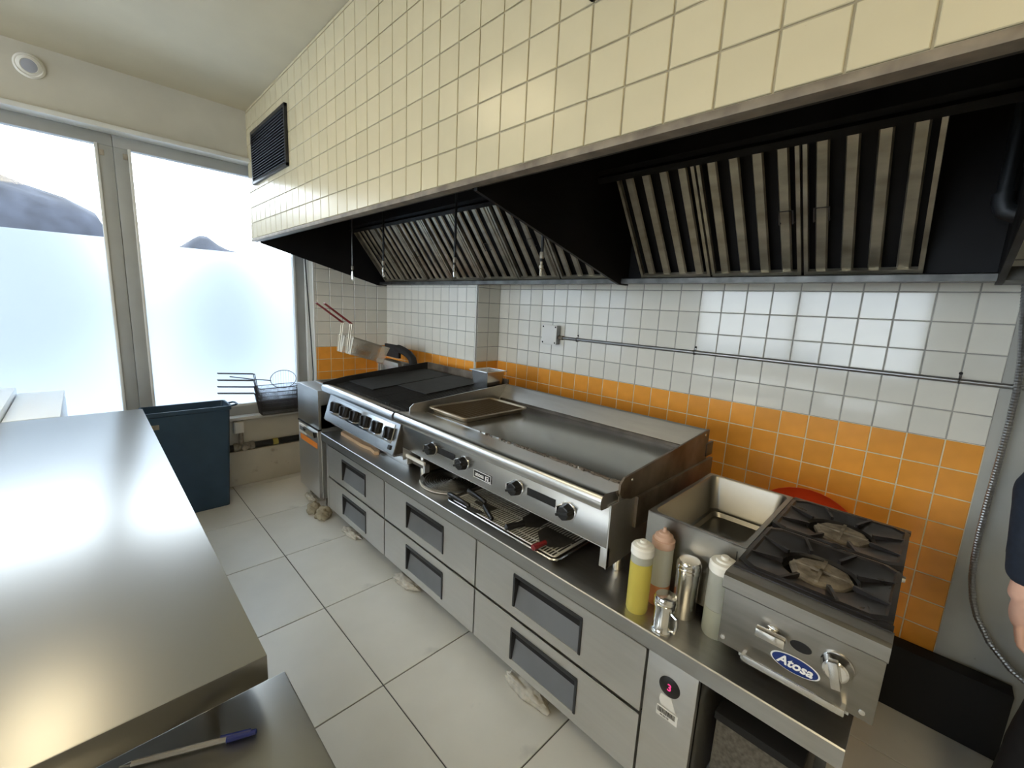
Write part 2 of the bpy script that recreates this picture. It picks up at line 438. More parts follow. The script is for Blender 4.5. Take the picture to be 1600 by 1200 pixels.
# soffit above the hood
SB = 1.962
soff = struct('wall_soffit', MB().box(-1.42, XR, YS, YS+.028, SB, CEIL), M_plaster)
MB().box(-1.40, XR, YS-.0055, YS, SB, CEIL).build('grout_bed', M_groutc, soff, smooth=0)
def soff_obj(x, z):
    return (x < .5) or (x < 1.2 and z < 2.64) or (x < 2.62 and z < 2.42)
VG = [(-1.235, -.505, 2.322, 2.672), (1.716, 2.35, 2.295, 2.60)]
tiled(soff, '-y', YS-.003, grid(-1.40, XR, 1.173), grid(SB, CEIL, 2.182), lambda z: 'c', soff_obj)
struct('trim_1', MB().box(-1.40, XR, YS-.012, YS+.03, SB-.020, SB-.001, bev=.003), M_trim)
ceil = struct('ceiling', MB().box(-1.62, XR, YF, .15, CEIL, CEIL+.1), M_ceil)
struct('wall_right', MB().box(XR, XR+.12, YF, .15, 0, CEIL), M_wallp)
# front wall (behind the viewpoint) with a window opening, enlarged to bring in more daylight
WX0, WX1, WZ0, WZ1 = -1.0, 2.3, .75, 2.45
wf = struct('wall_front', MB().box(-1.62, WX0, YF-.12, YF, 0, CEIL).box(WX1, XR, YF-.12, YF, 0, CEIL).box(WX0, WX1, YF-.12, YF, 0, WZ0).box(WX0, WX1, YF-.12, YF, WZ1, CEIL), M_wallp)

# ------------------------------------------------------------------ windows in the left wall
XG = -1.49
def window(n, y0, y1, label):
    zb, zt = .572, 2.498
    fr = MB()
    fr.box(XG-.03, XG+.03, y0, y1, 2.425, zt, bev=.004)
    fr.box(XG-.03, XG+.03, y0, y1, zb, zb+.075, bev=.004)
    fr.box(XG-.03, XG+.03, y0, y0+.082, zb+.075, 2.425, bev=.004)
    fr.box(XG-.03, XG+.03, y1-.082, y1, zb+.075, 2.425, bev=.004)
    o = struct('window_%d' % n, fr, M_frame, label)
    MB().box(XG-.012, XG+.020, y0+.078, y1-.078, zb+.07, zb+.09, bev=.003).build('glazing_bead', M_framew, o)
    MB().box(XG-.012, XG+.036, y0+.070, y0+.086, zb+.07, 2.43, bev=.003).build('glazing_bead', M_framew, o)
    MB().box(XG-.012, XG+.036, y1-.086, y1-.070, zb+.07, 2.43, bev=.003).build('glazing_bead', M_framew, o)
    MB().box(XG-.008, XG-.003, y0+.08, y1-.08, zb+.075, 2.425).build('pane', M_glass, o)
    me = MB(); b = me.bm
    f = [b.verts.new(p) for p in ((XG-.002, y0+.08, zb+.075), (XG-.002, y1-.08, zb+.075), (XG-.002, y1-.08, 1.862), (XG-.002, y0+.08, 1.845))]
    b.faces.new(f); me.build('frosted_film', M_film, o, smooth=0, label='frosted privacy film')
    for yy in (y0+.055, y1-.055):
        MB().box(XG+.03, XG+.036, yy-.012, yy+.012, 2.36, 2.395, bev=.002).build('latch_plate', M_dirtyv, o)
    return o
window(1, -2.08, -.94, 'right window with frosted lower film')
window(2, -3.30, -2.082, 'left window with frosted lower film')
window(3, -4.6, -3.302, 'window out of view on the left')
MB().box(XG-.03, XG+.06, -.94, YJ, .572, 2.5, bev=.003).build('jamb_trim', M_framew, wl)
MB().box(-1.62, XG+.03, YF, -4.6, .545, 2.52).build('wall_infill', M_wallp, wl)
fwin = MB()
for a in ((WX0,WX0+.06,WZ0,WZ1), (WX1-.06,WX1,WZ0,WZ1), (WX0,WX1,WZ0,WZ0+.06), (WX0,WX1,WZ1-.06,WZ1), (.60,.69,WZ0,WZ1)):
    fwin.box(a[0], a[1], YF-.08, YF-.02, a[2], a[3])
fo = struct('window_4', fwin, M_frame)
MB().box(WX0+.06, WX1-.06, YF-.05, YF-.045, WZ0+.06, WZ1-.06).build('pane', M_glass, fo)

# outside: pavement and a blurred hedge bank beyond the glass
ground = MB().box(-40, -1.7, -30, 30, -.35, -.25).build('outside_ground', M_grass, kind='structure')
def hedge(y0, y1, h0, h1, x, label):
    mb = MB(); n = 14
    bmh = bmesh.new(); bmesh.ops.create_icosphere(bmh, subdivisions=4, radius=1)
    rs = random.Random(int(abs(y0)*10))
    from mathutils import noise
    for v in bmh.verts:
        v.co *= 1+.18*noise.noise(v.co*2.1+Vector((y0, 0, 0)))
    M = Matrix.Translation((x, (y0+y1)/2, (h0+h1)/2)) @ Matrix.Diagonal((1.1, (y1-y0)/2, (h1-h0)/2, 1))
    mb.merge(bmh, M); o = mb.build('hedge', M_bush); return tag(o, label, 'hedge', 'hedges outside the window')
hedge(-8.4, -1.45, -.5, 3.75, -10.2, 'long dark hedge blurred behind the left window glass')
hedge(-1.20, .95, -.5, 2.80, -10.2, 'short dark hedge beyond the middle of the right window')
hedge(1.35, 4.2, -.5, 2.95, -10.2, 'dark hedge beyond the right edge of the right window')

# ------------------------------------------------------------------ vents on the soffit
for i, (x0, x1, z0, z1) in enumerate(VG):
    lab = ['black louvred vent grille on the soffit beside the windows', 'black vent grille high on the soffit above the right hood'][i]
    v = thing('vent_grille', ((x0+x1)/2, YS-.02, z0), lab, 'vent', 'soffit vents')
    y0 = YS-.028
    fr = MB()
    for a in ((x0, x1, z0, z0+.022), (x0, x1, z1-.022, z1), (x0, x0+.022, z0, z1), (x1-.022, x1, z0, z1)):
        fr.box(a[0], a[1], y0, YS-.0095, a[2], a[3], bev=.003)
    fr.build('frame', M_darkrec, v)
    MB().box(x0+.01, x1-.01, YS-.013, YS-.0100, z0+.01, z1-.01).build('backing', M_blackm, v)
    n = 18; sl = None
    for k in range(n):
        zc = z0+.03+(z1-z0-.06)*k/(n-1)
        if sl is None:
            mb = MB(); mb.profx([(-.009,-.006), (-.007,-.007), (.007,.005), (.005,.006)], -(x1-x0)/2+.02, (x1-x0)/2-.02); sl = mesh_of(mb, M_darkrec)
        inst('louvre', sl, v, ((x0+x1)/2, YS-.021, zc))

# ------------------------------------------------------------------ extraction hoods
FB, FTOP = (-.268, 1.722), (-.585, 2.135)      # filter plane bottom / top (y, z)
fd = Vector((0, FTOP[0]-FB[0], FTOP[1]-FB[1])); FL = fd.length; fdn = fd.normalized()
fn = Vector((0, -fdn.z, fdn.y))
if fn.y > 0: fn = -fn
if fn.z > 0: fn = -fn                            # towards the cook
fw = .345
def make_filter(parent, x0, handle):
    f = MB(); 
    def plate(mb, xa, xb, u0, u1, h0, h1):
        p = [Vector((0, FB[0], FB[1]))+fdn*u+fn*h for u, h in ((u0,h0),(u1,h0),(u1,h1),(u0,h1))]
        mb.profx([(q.y, q.z) for q in p], xa, xb)
    plate(f, x0+.003, x0+.016, .012, FL, 0, .02); plate(f, x0+fw-.016, x0+fw-.003, .012, FL, 0, .02)
    plate(f, x0+.016, x0+fw-.016, .012, .026, 0, .02); plate(f, x0+.016, x0+fw-.016, FL-.014, FL, 0, .02)
    o = f.build('filter', M_baff, parent)
    bk = MB(); plate(bk, x0+.003, x0+fw-.003, .012, FL, -.030, -.026); bk.build('filter_back', M_soot, o)
    for k in range(4):
        xc = x0+.016+(fw-.032)*(k+.5)/4; hw = .0190
        b = MB(); p0 = Vector((0, FB[0], FB[1]))
        ring = []
        for u in (.026, FL-.014):
            base = p0+fdn*u
            ring.append([b.bm.verts.new(Vector((xc+dx, (base+fn*h).y, (base+fn*h).z))) for dx, h in ((-hw,.002),(-hw+.005,.010),(hw-.005,.010),(hw,.002),(hw-.002,.0005),(0,.007),(-hw+.002,.0005))])
        A, B = ring
        for i in range(7): b.bm.faces.new((A[i], A[(i+1)%7], B[(i+1)%7], B[i]))
        b.bm.faces.new(A); b.bm.faces.new(B[::-1])
        b.build('baffle', M_baff, o, smooth=20)
    for hx in handle:
        c = p0+fdn*(FL*.5)
        pts = [Vector((x0+hx+dx, (c+fdn*du+fn*h).y, (c+fdn*du+fn*h).z)) for dx, du, h in ((-.022,-.025,.02),(-.022,-.025,.032),(-.022,.025,.032),(.022,.025,.032),(.022,-.025,.032),(.022,-.025,.02))]
        MB().tube(pts, .003, 6).build('pull_handle', M_wire, o)
    return o
HZ, HYF = SB-.028, YS+.03
def hood(x0, x1, label, xf, nf, endl, endr, hidx):
    h = thing('range_hood', ((x0+x1)/2, -.7, 1.69), label, 'range hood', 'extraction hoods')
    yb = -.245
    # roof, inner front skirt, back plenum
    MB().box(x0, x1, HYF-.002, -.60, 2.30, 2.32).build('roof_panel', M_soot, h)
    MB().box(x0, x1, HYF, HYF+.012, SB-.018, 2.30).build('front_skirt', M_soot, h)
    MB().profx([(-.575, 2.13), (-.60, 2.16), (-.60, 2.30), (-.575, 2.30)], x0, x1).build('plenum_front', M_soot, h)
    MB().profx([(-.61, 2.125), (-.575, 2.155), (-.56, 2.135), (-.595, 2.105)], x0+.01, x1-.01).build('filter_top_rail', M_soot, h)
    MB().box(x0, x1, yb-.004, yb+.012, 1.70, 2.30).build('back_panel', M_soot, h)
    MB().profx([(-.318, 1.690), (-.318, 1.712), (-.312, 1.716), (-.245, 1.716), (-.245, 1.690)], x0, x1).build('grease_gutter', M_rail, h)
    poly = [(HYF, SB-.03), (HYF, 2.30), (yb, 2.30), (yb, 1.683), (-.33, 1.683)]
    if endl: MB().profx(poly, x0-.016, x0).build('end_panel', M_soot, h)
    if endr: MB().profx(poly, x1, x1+.016).build('end_panel', M_soot, h)
    for k in range(nf): make_filter(h, xf+k*(fw+.003), hidx.get(k, []))
    return h
hood(-1.318, 1.212, 'long black extraction hood with steel baffle filters over the charbroiler and griddle', -1.262, 7, True, False,
     {0: [.2], 2: [.1], 4: [.2], 5: [.24], 6: [.1]})
hood(1.246, 2.55, 'black extraction hood with dirty baffle filters over the bain marie and hot plate', 1.342, 3, True, True, {1: [.3], 2: [.06]})
# bare wall strip above tiles behind hoods is covered by the back panels; fire suppression drops
for i, (x, zb, zt, lab) in enumerate(((-.72, 1.684, 2.30, 'thin steel suppression nozzle drop nearest the windows'),
                            (-.25, 1.70, 2.30, 'second suppression nozzle drop from the windows under the long hood'),
                            (.535, 1.688, 2.30, 'dark suppression nozzle drop over the griddle in the long hood'),
                            (1.165, 1.682, 2.30, 'suppression nozzle drop beside the black panel between the hoods'))):
    y = -.85
    d = thing('nozzle_drop', (x, y, zb), lab, 'nozzle', 'fire suppression nozzles')
    MB().cyl((x,y,zb+.06), (x,y,zt), .0065 if i else .005, n=10).build('drop_pipe', M_rail if i == 0 else M_dkpipe, d)
    MB().lathe([(.0,.0), (.006,.0), (.008,.012), (.008,.03), (.011,.032), (.011,.046), (.007,.048), (.007,.062), (0,.062)], (x,y,zb), 10).build('nozzle', M_chrome, d)
    MB().lathe([(.008,.075), (.010,.078), (.010,.10), (.008,.103)], (x,y,zb), 10).build('coupling', M_dirtyv, d)
# pipe with an elbow in the right hood's corner and its wall bracket
pp = thing('gas_pipe', (2.50, -.55, 1.78), 'black pipe with an elbow at the right end of the hood', 'pipe')
MB().tube([(XR-.002,-.42,1.862), (2.62,-.42,1.862), (2.56,-.42,1.862), (2.535,-.42,1.872), (2.522,-.42,1.895), (2.52,-.42,1.93), (2.52,-.42,2.29)], .017, 12).build('pipe_run', M_dkpipe, pp)
MB().tube([(2.575,-.42,1.862), (2.552,-.42,1.864), (2.530,-.42,1.876), (2.521,-.42,1.90), (2.52,-.42,1.925)], .024, 14).build('elbow', M_dkpipe, pp)
MB().cyl((2.58,-.42,1.862), (2.60,-.42,1.862), .021, n=14).build('pipe_collar', M_trim, pp)
br = tag(MB().box(2.572, 2.66, -.20, -.001, 1.70, 1.745, bev=.004).build('hood_bracket', M_rail), 'dark steel bracket on the wall at the right end of the hood', 'bracket')

# ------------------------------------------------------------------ refrigerated chef base and its worktop
CT = .632; BX0, BX1 = -.405, 2.145; BY = -1.20; BB = -.36
cb = thing('chef_base', ((BX0+BX1)/2, -.8, 0), 'long stainless refrigerated drawer base under the cooking equipment', 'drawer unit')
MB().box(BX0, BX1, BY+.03, BB, .105, CT-.0105).build('body', M_steelv, cb)
MB().box(BX0, BX1, BY+.02, BY+.034, .10, .60).build('gap_liner', M_blackm, cb)
MB().box(BX0, -.375, BY, BY+.03, .10, .585, bev=.002).build('front_stile', M_steelv, cb)
cols = [(-.370, .400), (.410, 1.198), (1.207, 1.990)]
rec = [(-.145, .177), (.642, .964), (1.436, 1.758)]
for (a, b), (ra, rb) in zip(cols, rec):
    for (z0, z1, rz0, rz1) in ((.338, .560, .378, .517), (.103, .328, .140, .279)):
        f = MB()
        for q in ((a, ra, z0, z1), (rb, b, z0, z1), (ra, rb, z0, rz0), (ra, rb, rz1, z1)):
            f.box(q[0], q[1], BY, BY+.018, q[2], q[3])
        o = f.build('drawer', M_steelv, cb, smooth=0)
        lp = MB().box(a, b, BY-.003, BY+.004, z1-.0025, z1+.0015).build('drawer_lip', M_bright, o)
        # recessed pull: black rim on three sides, sloping plate
        rm = MB()
        rm.box(ra-.003, rb+.003, BY-.004, BY+.03, rz1-.010, rz1+.004, bev=.002)
        rm.box(ra-.004, ra+.006, BY-.004, BY+.03, rz0, rz1, bev=.002)
        rm.box(rb-.006, rb+.004, BY-.004, BY+.03, rz0, rz1, bev=.002)
        rm.build('pull_rim', M_darkrec, o)
        MB().prism([(ra+.003, BY+.002, rz0-.002), (rb-.003, BY+.002, rz0-.002), (rb-.003, BY+.030, rz1-.006), (ra+.003, BY+.030, rz1-.006)], (0, .004, 0)).build('pull_plate', M_recpl, o, smooth=0)
        MB().box(ra-.004, rb+.004, BY+.035, BY+.04, rz0-.004, rz1+.004).build('pull_back', M_darkrec, o)
co = MB().box(1.998, BX1, BY, BY+.03, .10, .585, bev=.002).build('compressor_panel', M_steelv, cb)
dsp = MB(); dsp.lathe([(.0,.004), (.026,.004), (.031,.001), (.032,-.004)], (2.070, BY, .484), 32, (0,-1,0)); dsp.build('temperature_display', M_black, co)
text_part('display_digits', '3', .030, M_led, co, (2.071, BY-.0045, .484), FRONT)
st = MB().box(2.041, 2.104, BY-.0012, BY, .376, .408).build('barcode_sticker', M_label, co)
bars = MB(); xx = 2.044; rb_ = random.Random(3)
while xx < 2.098:
    wv = rb_.choice((.0008, .0014, .002)); bars.box(xx, xx+wv, BY-.0018, BY-.0011, .389, .405); xx += wv+rb_.choice((.0009, .0015))
bars.build('barcode', M_ink, co, smooth=0)
text_part('sticker_print', '44 02170', .007, M_ink, co, (2.066, BY-.0016, .3825), FRONT)
MB().prism([(2.048, BY-.0014, .449), (2.080, BY-.0014, .452), (2.092, BY-.0014, .424), (2.098, BY-.0014, .414), (2.052, BY-.0014, .414), (2.045, BY-.0014, .43)], (0, .001, 0)).build('torn_sticker', M_label, co, smooth=0)
for x, y in ((-.08, -1.10), (.60, -1.10), (1.50, -1.10), (2.05, -1.10), (-.08, -.45), (2.05, -.45)):
    c = MB(); c.cyl((x-.016, y, .032), (x+.016, y, .032), .032, n=18); c.cyl((x, y, .055), (x, y, .106), .012, n=10); c.box(x-.022, x+.022, y-.02, y+.02, .06, .07)
    c.build('caster', M_blackm, cb)
# the long worktop rests on the base and runs on past it
wt = thing('worktop', (1.0, -.8, CT-.05), 'long stainless worktop with a folded front edge running under the appliances', 'worktop')
t = MB()
t.profx([(-1.222, CT-.003), (-1.219, CT), (-.34, CT), (-.34, CT-.01), (-1.205, CT-.01), (-1.205, CT-.052), (-1.222, CT-.052)], -.432, 2.458)
t.build('top_sheet', M_steel, wt, bev=.0015)
MB().box(2.425, 2.458, -1.205, -.35, CT-.05, CT-.011).build('end_flange', M_steel, wt)
for y in (-1.0, -.39):
    MB().box(2.40, 2.425, y-.012, y+.012, 0, CT-.011).build('leg', M_rail, wt)

# rags pushed under the casters
def rag(x, y, sx, sy, h, m, label, seed, rz=0):
    b2 = bmesh.new(); bmesh.ops.create_icosphere(b2, subdivisions=4, radius=1)
    from mathutils import noise
    for v in b2.verts:
        n = noise.noise(v.co*2.2+Vector((seed*3.1, 0, 0)))*.35+noise.noise(v.co*6+Vector((0, seed, 0)))*.16
        v.co *= 1+n
        v.co = Vector((v.co.x*sx, v.co.y*sy, max(-.55, v.co.z)*h+h*.55))
    mb = MB(); mb.merge(b2, Matrix.Translation((x, y, 0)) @ Matrix.Rotation(rz, 4, 'Z'))
    return tag(mb.build('rag', m, smooth=60), label, 'rag', 'rags on the floor')
rag(-.565, -1.24, .05, .045, .05, M_rag, 'crumpled brown rag at the foot of the fryer, left of the pair', 1)
rag(-.445, -1.215, .055, .05, .05, M_rag, 'crumpled brown rag between fryer and drawer base, right of the pair', 2)
rag(-.10, -1.165, .10, .035, .022, M_ragw, 'flattened pale rag under the first drawer column', 3, .1)
rag(.585, -1.16, .095, .04, .03, M_ragw, 'pale rag under the middle drawer column', 4, .1)
rag(1.50, -1.165, .11, .035, .035, M_ragw, 'pale twisted rag under the right drawer column', 5, .05)
rag(-.80, -1.17, .09, .03, .022, M_ragw, 'pale rag hanging out beneath the fryer', 6)

# ------------------------------------------------------------------ griddle
def knob(parent, c, r, dep, m_body, m_ring, ang=0, axis=Vector((0,-1,0))):
    c = Vector(c); k = MB()
    k.lathe([(r*.98, 0), (r, dep*.35), (r*.86, dep*.95), (r*.75, dep), (0, dep)], c, 8, axis)
    o = k.build('knob', m_body, parent, smooth=25)
    a = axis; side = Vector((1,0,0)); up = side.cross(a); sd = side*math.cos(ang)+up*math.sin(ang)
    MB().obox(c+a*dep*.62, sd, a.cross(sd), a, r*.16, r*.92, dep*.62, .002).build('knob_grip', m_body, o)
    if m_ring:
        MB().lathe([(r*1.10, 0), (r*1.10, .003), (r*.98, .004)], c, 24, axis).build('knob_bezel', m_ring, o)
        MB().obox(c-side*r*.99+a*dep*.5, side, up, a, .003, r*.55, dep*.5, .001).build('knob_trim', m_ring, o)
    return o
GX0, GX1 = .512, 1.80
g = thing('griddle', ((GX0+GX1)/2, -.8, CT), 'wide stainless flat top gas griddle with four black knobs', 'griddle')
MB().box(GX0+.01, GX1-.006, -1.10, -.42, .735, .94).build('body', M_steelv, g)
MB().box(GX0+.004, GX1-.0045, -1.152, -1.10, .772, .925, bev=.002).build('front_panel', M_bright, g)
MB().profx([(-1.024, .953), (-1.155, .970), (-1.185, .973), (-1.198, .968), (-1.206, .955), (-1.206, .932), (-1.199, .921), (-1.15, .918), (-1.024, .93)], GX0+.006, GX1-.007).build('bullnose', M_bright, g, smooth=40)
MB().box(GX0+.01, GX1-.008, -1.02, -.46, .925, .956, bev=.002).build('cooking_plate', M_plate, g)
cr = MB(); rr = random.Random(5)
for k in range(150):
    x = .95+.82*math.sqrt(rr.random()); y = -1.024+rr.uniform(-.006,.008); sx = rr.uniform(.002,.008)
    cr.box(x-sx, x+sx, y-.003, y+.003, .9545, .9545+rr.uniform(.002,.005))
cr.build('burnt_residue', M_burnt, g, smooth=0, kind='stuff')
MB().profx([(-.462, .950), (-.40, 1.046), (-.385, 1.050), (-.38, 1.045), (-.38, .90), (-.47, .90)], GX0, GX1).build('back_splash', M_splash, g, smooth=0)
sp = [(-1.095, .935), (-1.108, .955), (-1.108, .985), (-1.085, 1.003), (-.385, 1.052), (-.38, 1.045), (-.38, .90), (-1.03, .915)]
MB().profx(sp, GX0-.002, GX0+.005).build('side_splash', M_steel, g, smooth=0)
ss = MB().profx(sp, GX1-.006, GX1+.001).build('side_splash', M_burnt, g, smooth=0)
for y, z in ((-1.035, .985), (-.42, 1.032)):
    MB().lathe([(.0,.003), (.005,.002), (.006,0)], (GX1+.001, y, z), 10, (1,0,0)).build('rivet', M_bright, ss)
MB().box(GX1-.006, GX1+.012, -1.0, -.33, .80, .915, bev=.002).build('side_skirt', M_burnt, g)
MB().box(GX1-.006, GX1+.006, -.40, -.33, .93, .99, bev=.002).build('flue_end', M_grease, g)
MB().box(GX0+.02, GX1-.02, -.46, -.33, .74, .97).build('flue_box', M_grease, g)
MB().box(GX1-.004, GX1, -1.152, -.44, .70, .925).build('side_panel', M_steelv, g)
MB().box(GX0, GX0+.004, -1.148, -.44, .70, .92).build('side_panel', M_steelv, g)
MB().box(GX1-.028, GX1, -1.150, -1.135, .70, .772, bev=.001).build('corner_flange', M_steelv, g)
for x in (.797, 1.042, 1.378, 1.632):
    knob(g, (x, -1.152, .842), .030, .034, M_black, M_chrome, 1.2)
for a, b in ((.845, .975), (1.433, 1.573)):
    s_ = MB(); s_.box(a, b, -1.1545, -1.151, .832, .862, bev=.0012); s_.build('viewing_slot', M_blackm, g)
bd = MB().box(1.115, 1.228, -1.1555, -1.152, .804, .838, bev=.001).build('badge', M_black, g)
fb = MB()
for q in ((1.115,1.228,.804,.8062), (1.115,1.228,.8358,.838), (1.115,1.1172,.804,.838), (1.2258,1.228,.804,.838)): fb.box(q[0],q[1],-1.1562,-1.155,q[2],q[3])
fb.build('badge_border', M_wink, bd)
text_part('badge_text', 'atosa', .026, M_wink, bd, (1.155, -1.156, .822), FRONT, bold=.0004)
fl = MB()
for q in ((1.192,1.215,.826,.829), (1.192,1.198,.810,.829), (1.198,1.215,.818,.821), (1.204,1.21,.809,.821), (1.204,1.222,.809,.812)): fl.box(q[0],q[1],-1.1564,-1.155,q[2],q[3])
fl.build('badge_symbol', M_wink, bd)
for x, y in ((GX0+.07, -1.06), (GX1-.03, -1.02), (GX0+.07, -.5), (GX1-.03, -.5)):
    MB().lathe([(0,0), (.015,0), (.018,.004), (.018,.03), (.022,.032), (.022,.11), (0,.11)], (x, y, CT), 16).build('foot', M_chrome, g)
gt = MB().bar((.508,-1.125,.722), (.690,-1.125,.722), .012, .018, bev=.002).build('grease_drawer_pull', M_wpl, g)
for xa_ in (.508, .674): MB().box(xa_, xa_+.015, -1.125, -1.095, .672, .716).build('pull_bracket', M_steelv, gt)
MB().box(.522, .672, -1.095, -.55, .672, .70).build('grease_drawer', M_grease, g)

# ------------------------------------------------------------------ charbroiler
KX0, KX1 = -.432, .502
k_ = thing('charbroiler', (.03, -.75, CT), 'black topped gas charbroiler with six square knobs on a sloping panel', 'charbroiler')
MB().box(KX0+.02, KX1-.02, -1.085, -.40, .66, .93).build('body', M_steelv, k_)
MB().box(KX0+.03, KX1-.022, -1.092, -1.07, CT, .68, bev=.001).build('base_flange', M_bright, k_)
MB().profx([(-1.12, .955), (-1.16, .972), (-1.19, .972), (-1.203, .965), (-1.210, .952), (-1.208, .925), (-1.195, .918), (-1.12, .918)], KX0, KX1).build('front_rail', M_bright, k_, smooth=40)
MB().profx([(-1.148, .918), (-1.200, .745), (-1.203, .733), (-1.196, .722), (-1.10, .722), (-1.09, .73), (-1.09, .918)], KX0+.012, KX1).build('control_panel', M_bright, k_, smooth=25)
MB().profx([(-1.147, .912), (-1.196, .735), (-1.07, .735), (-1.07, .912)], KX1, KX1+.003).build('panel_side', M_grease, k_, smooth=0)
pn = Vector((0, -.173, .052)).normalized()
pu = Vector((0, .052, .173)).normalized()
pc = Vector((0, -1.1735, .833))
MB().obox(Vector((.055,0,0))+pc+pn*.001, Vector((1,0,0)), pu, pn, .40, .052, .002, .001).build('knob_plate', M_chrome, k_)
for x in (-.285, -.142, 0, .143, .285, .425):
    c = pc+Vector((x,0,0))+pn*.003
    o = MB().obox(c+pn*.012, Vector((1,0,0)), pu, pn, .031, .033, .012, .005).build('knob', M_black, k_)
    MB().obox(c+pn*.026, Vector((.94,0,.33)).normalized(), pn.cross(Vector((.94,0,.33))).normalized(), pn, .008, .03, .012, .003).build('knob_grip', M_black, o)
    MB().obox(c+pn*.010-pu*.036, Vector((1,0,0)), pu, pn, .026, .003, .010, .001).build('knob_trim', M_chrome, o)
MB().obox(pc+Vector((.455,0,0))-pu*.072+pn*.003, Vector((1,0,0)), pu, pn, .014, .012, .004, .003).build('igniter', M_black, k_)
# top: shields, grates
MB().profx([(-1.20, .955), (-1.198, .983), (-1.04, 1.011), (-.37, 1.076), (-.36, 1.07), (-.36, .90), (-1.12, .90)], KX0-.004, KX0+.006).build('side_shield', M_iron, k_, smooth=0)
MB().profx([(-1.12, .93), (-1.12, .962), (-.37, 1.035), (-.36, 1.03), (-.36, .90), (-1.10, .90)], KX1-.008, KX1).build('side_shield', M_iron, k_, smooth=0)
MB().box(KX0, KX1, -.372, -.360, .85, 1.076).build('back_shield', M_burnt, k_)
MB().box(KX0+.006, KX1-.008, -1.12, -.372, .90, .925).build('fire_box', M_blackm, k_)
for s0 in range(5):
    xa = KX0+.014+s0*.1815; o = None
    gm = MB()
    for b_ in range(11):
        x = xa+.008+b_*.0160
        gm.profx([(-1.115, .950), (-.40, 1.008), (-.40, 1.024), (-1.115, .968)], x, x+.007)
    for y in (-1.105, -.87, -.64, -.41):
        z = .955+(y+1.115)/.715*.058
        gm.box(xa+.004, xa+.176, y-.006, y+.006, z-.005, z+.010)
    gm.build('grate', M_iron, k_, smooth=0)
# two blackened steel sheets lying over the grates
for (xa, xb, ya, yb_, lab) in ((KX0+.03, -.05, -1.03, -.41, 'black steel sheet over the left grates of the charbroiler'), (-.04, .30, -.86, -.41, 'black steel sheet over the right rear grates of the charbroiler')):
    zt = lambda y: .9705+(y+1.115)/.715*.056
    tag(MB().profx([(ya, zt(ya)), (yb_, zt(yb_)), (yb_, zt(yb_)+.006), (ya, zt(ya)+.006)], xa, xb).build('grill_sheet', M_iron, smooth=0), lab, 'sheet', 'sheets on the charbroiler')
for x in (KX0+.06, KX1-.06):
    for y in (-.48,): MB().cyl((x,y,CT), (x,y,.67), .016, n=12).build('foot', M_steelv, k_)
# small steel pan on the rear corner
def gn_pan(name, x0, x1, y0, y1, z0, z1, m, label, taper=.012):
    p = local(name, ((x0+x1)/2, (y0+y1)/2, z0), label, 'pan'); hx, hy, h = (x1-x0)/2, (y1-y0)/2, z1-z0
    mb = MB(); bm = mb.bm; L = []
    prof = [(hx, hy, h), (hx, hy, h-.004), (hx-.012, hy-.012, h-.004), (hx-.012-taper, hy-.012-taper, 0), ]
    inner = [(hx-.013-taper, hy-.013-taper, .0015), (hx-.0135, hy-.0135, h-.002), (hx-.012, hy-.012, h)]
    for a, b, z in prof+inner: L.append([bm.verts.new((sx*a, sy*b, z)) for sx, sy in ((-1,-1),(1,-1),(1,1),(-1,1))])
    for A, B in zip(L, L[1:]+[L[0]]):
        if A is L[3] and B is L[4]: continue
        for i in range(4): bm.faces.new((A[i], A[(i+1)%4], B[(i+1)%4], B[i]))
    bm.faces.new(L[3]); bm.faces.new(L[4])
    mb.build('pan_body', m, p, smooth=0); 
    return p
pan = gn_pan('steam_pan', .315, .495, -.545, -.375, 1.020, 1.130, M_bright, 'small deep steel pan on the rear corner of the charbroiler')
rm_ = MB(); h_ = .110
for q in ((-.091,.091,-.086,-.078), (-.091,.091,.078,.086), (-.091,-.083,-.086,.086), (.083,.091,-.086,.086)): rm_.box(q[0],q[1],q[2],q[3], h_-.004, h_+.003, bev=.0012)
rm_.build('pan_rim', M_chrome, pan)

# ------------------------------------------------------------------ fryer
FX0, FX1 = -.935, -.530; FY = -1.20
fr_ = thing('deep_fryer', ((FX0+FX1)/2, -.8, 0), 'narrow stainless deep fryer with an orange label on its door', 'fryer')
MB().box(FX0, FX1, FY+.02, -.45, .10, .80).build('body', M_steelv, fr_)
MB().box(FX0, FX1, FY, -.45, .622, .905, bev=.006).build('upper_cabinet', M_steel, fr_)
tk = MB()
for q in ((FX0+.03, FX0+.045, -1.07, -.58), (FX1-.045, FX1-.03, -1.07, -.58), (FX0+.03, FX1-.03, -1.085, -1.07), (FX0+.03, FX1-.03, -.58, -.565)): tk.box(q[0],q[1],q[2],q[3],.905,.915,bev=.003)
tk.build('tank_rim', M_steel, fr_)
MB().box(FX0+.045, FX1-.045, -1.07, -.58, .903, .908).build('oil_surface', M_grease, fr_)
dr = MB().box(FX0+.006, FX1-.012, FY-.002, FY+.022, .105, .612, bev=.003).build('door', M_steelv, fr_)
MB().box(FX0+.002, FX1, FY-.004, FY+.02, .612, .624, bev=.001).build('door_gap', M_blackm, fr_)
MB().profx([(FY-.002, .600), (FY-.028, .606), (FY-.032, .596), (FY-.024, .562), (FY-.002, .566)], -.745, -.555).build('door_handle', M_chrome, dr)
MB().box(-.905, -.76, FY-.006, FY-.002, .530, .598, bev=.001).build('name_plate', M_label, dr)
MB().box(-.893, -.772, FY-.007, FY-.006, .548, .58).build('name_plate_inset', M_recpl, dr)
MB().box(-.885, -.556, FY-.0035, FY-.002, .476, .518).build('orange_label', M_olabel, dr)
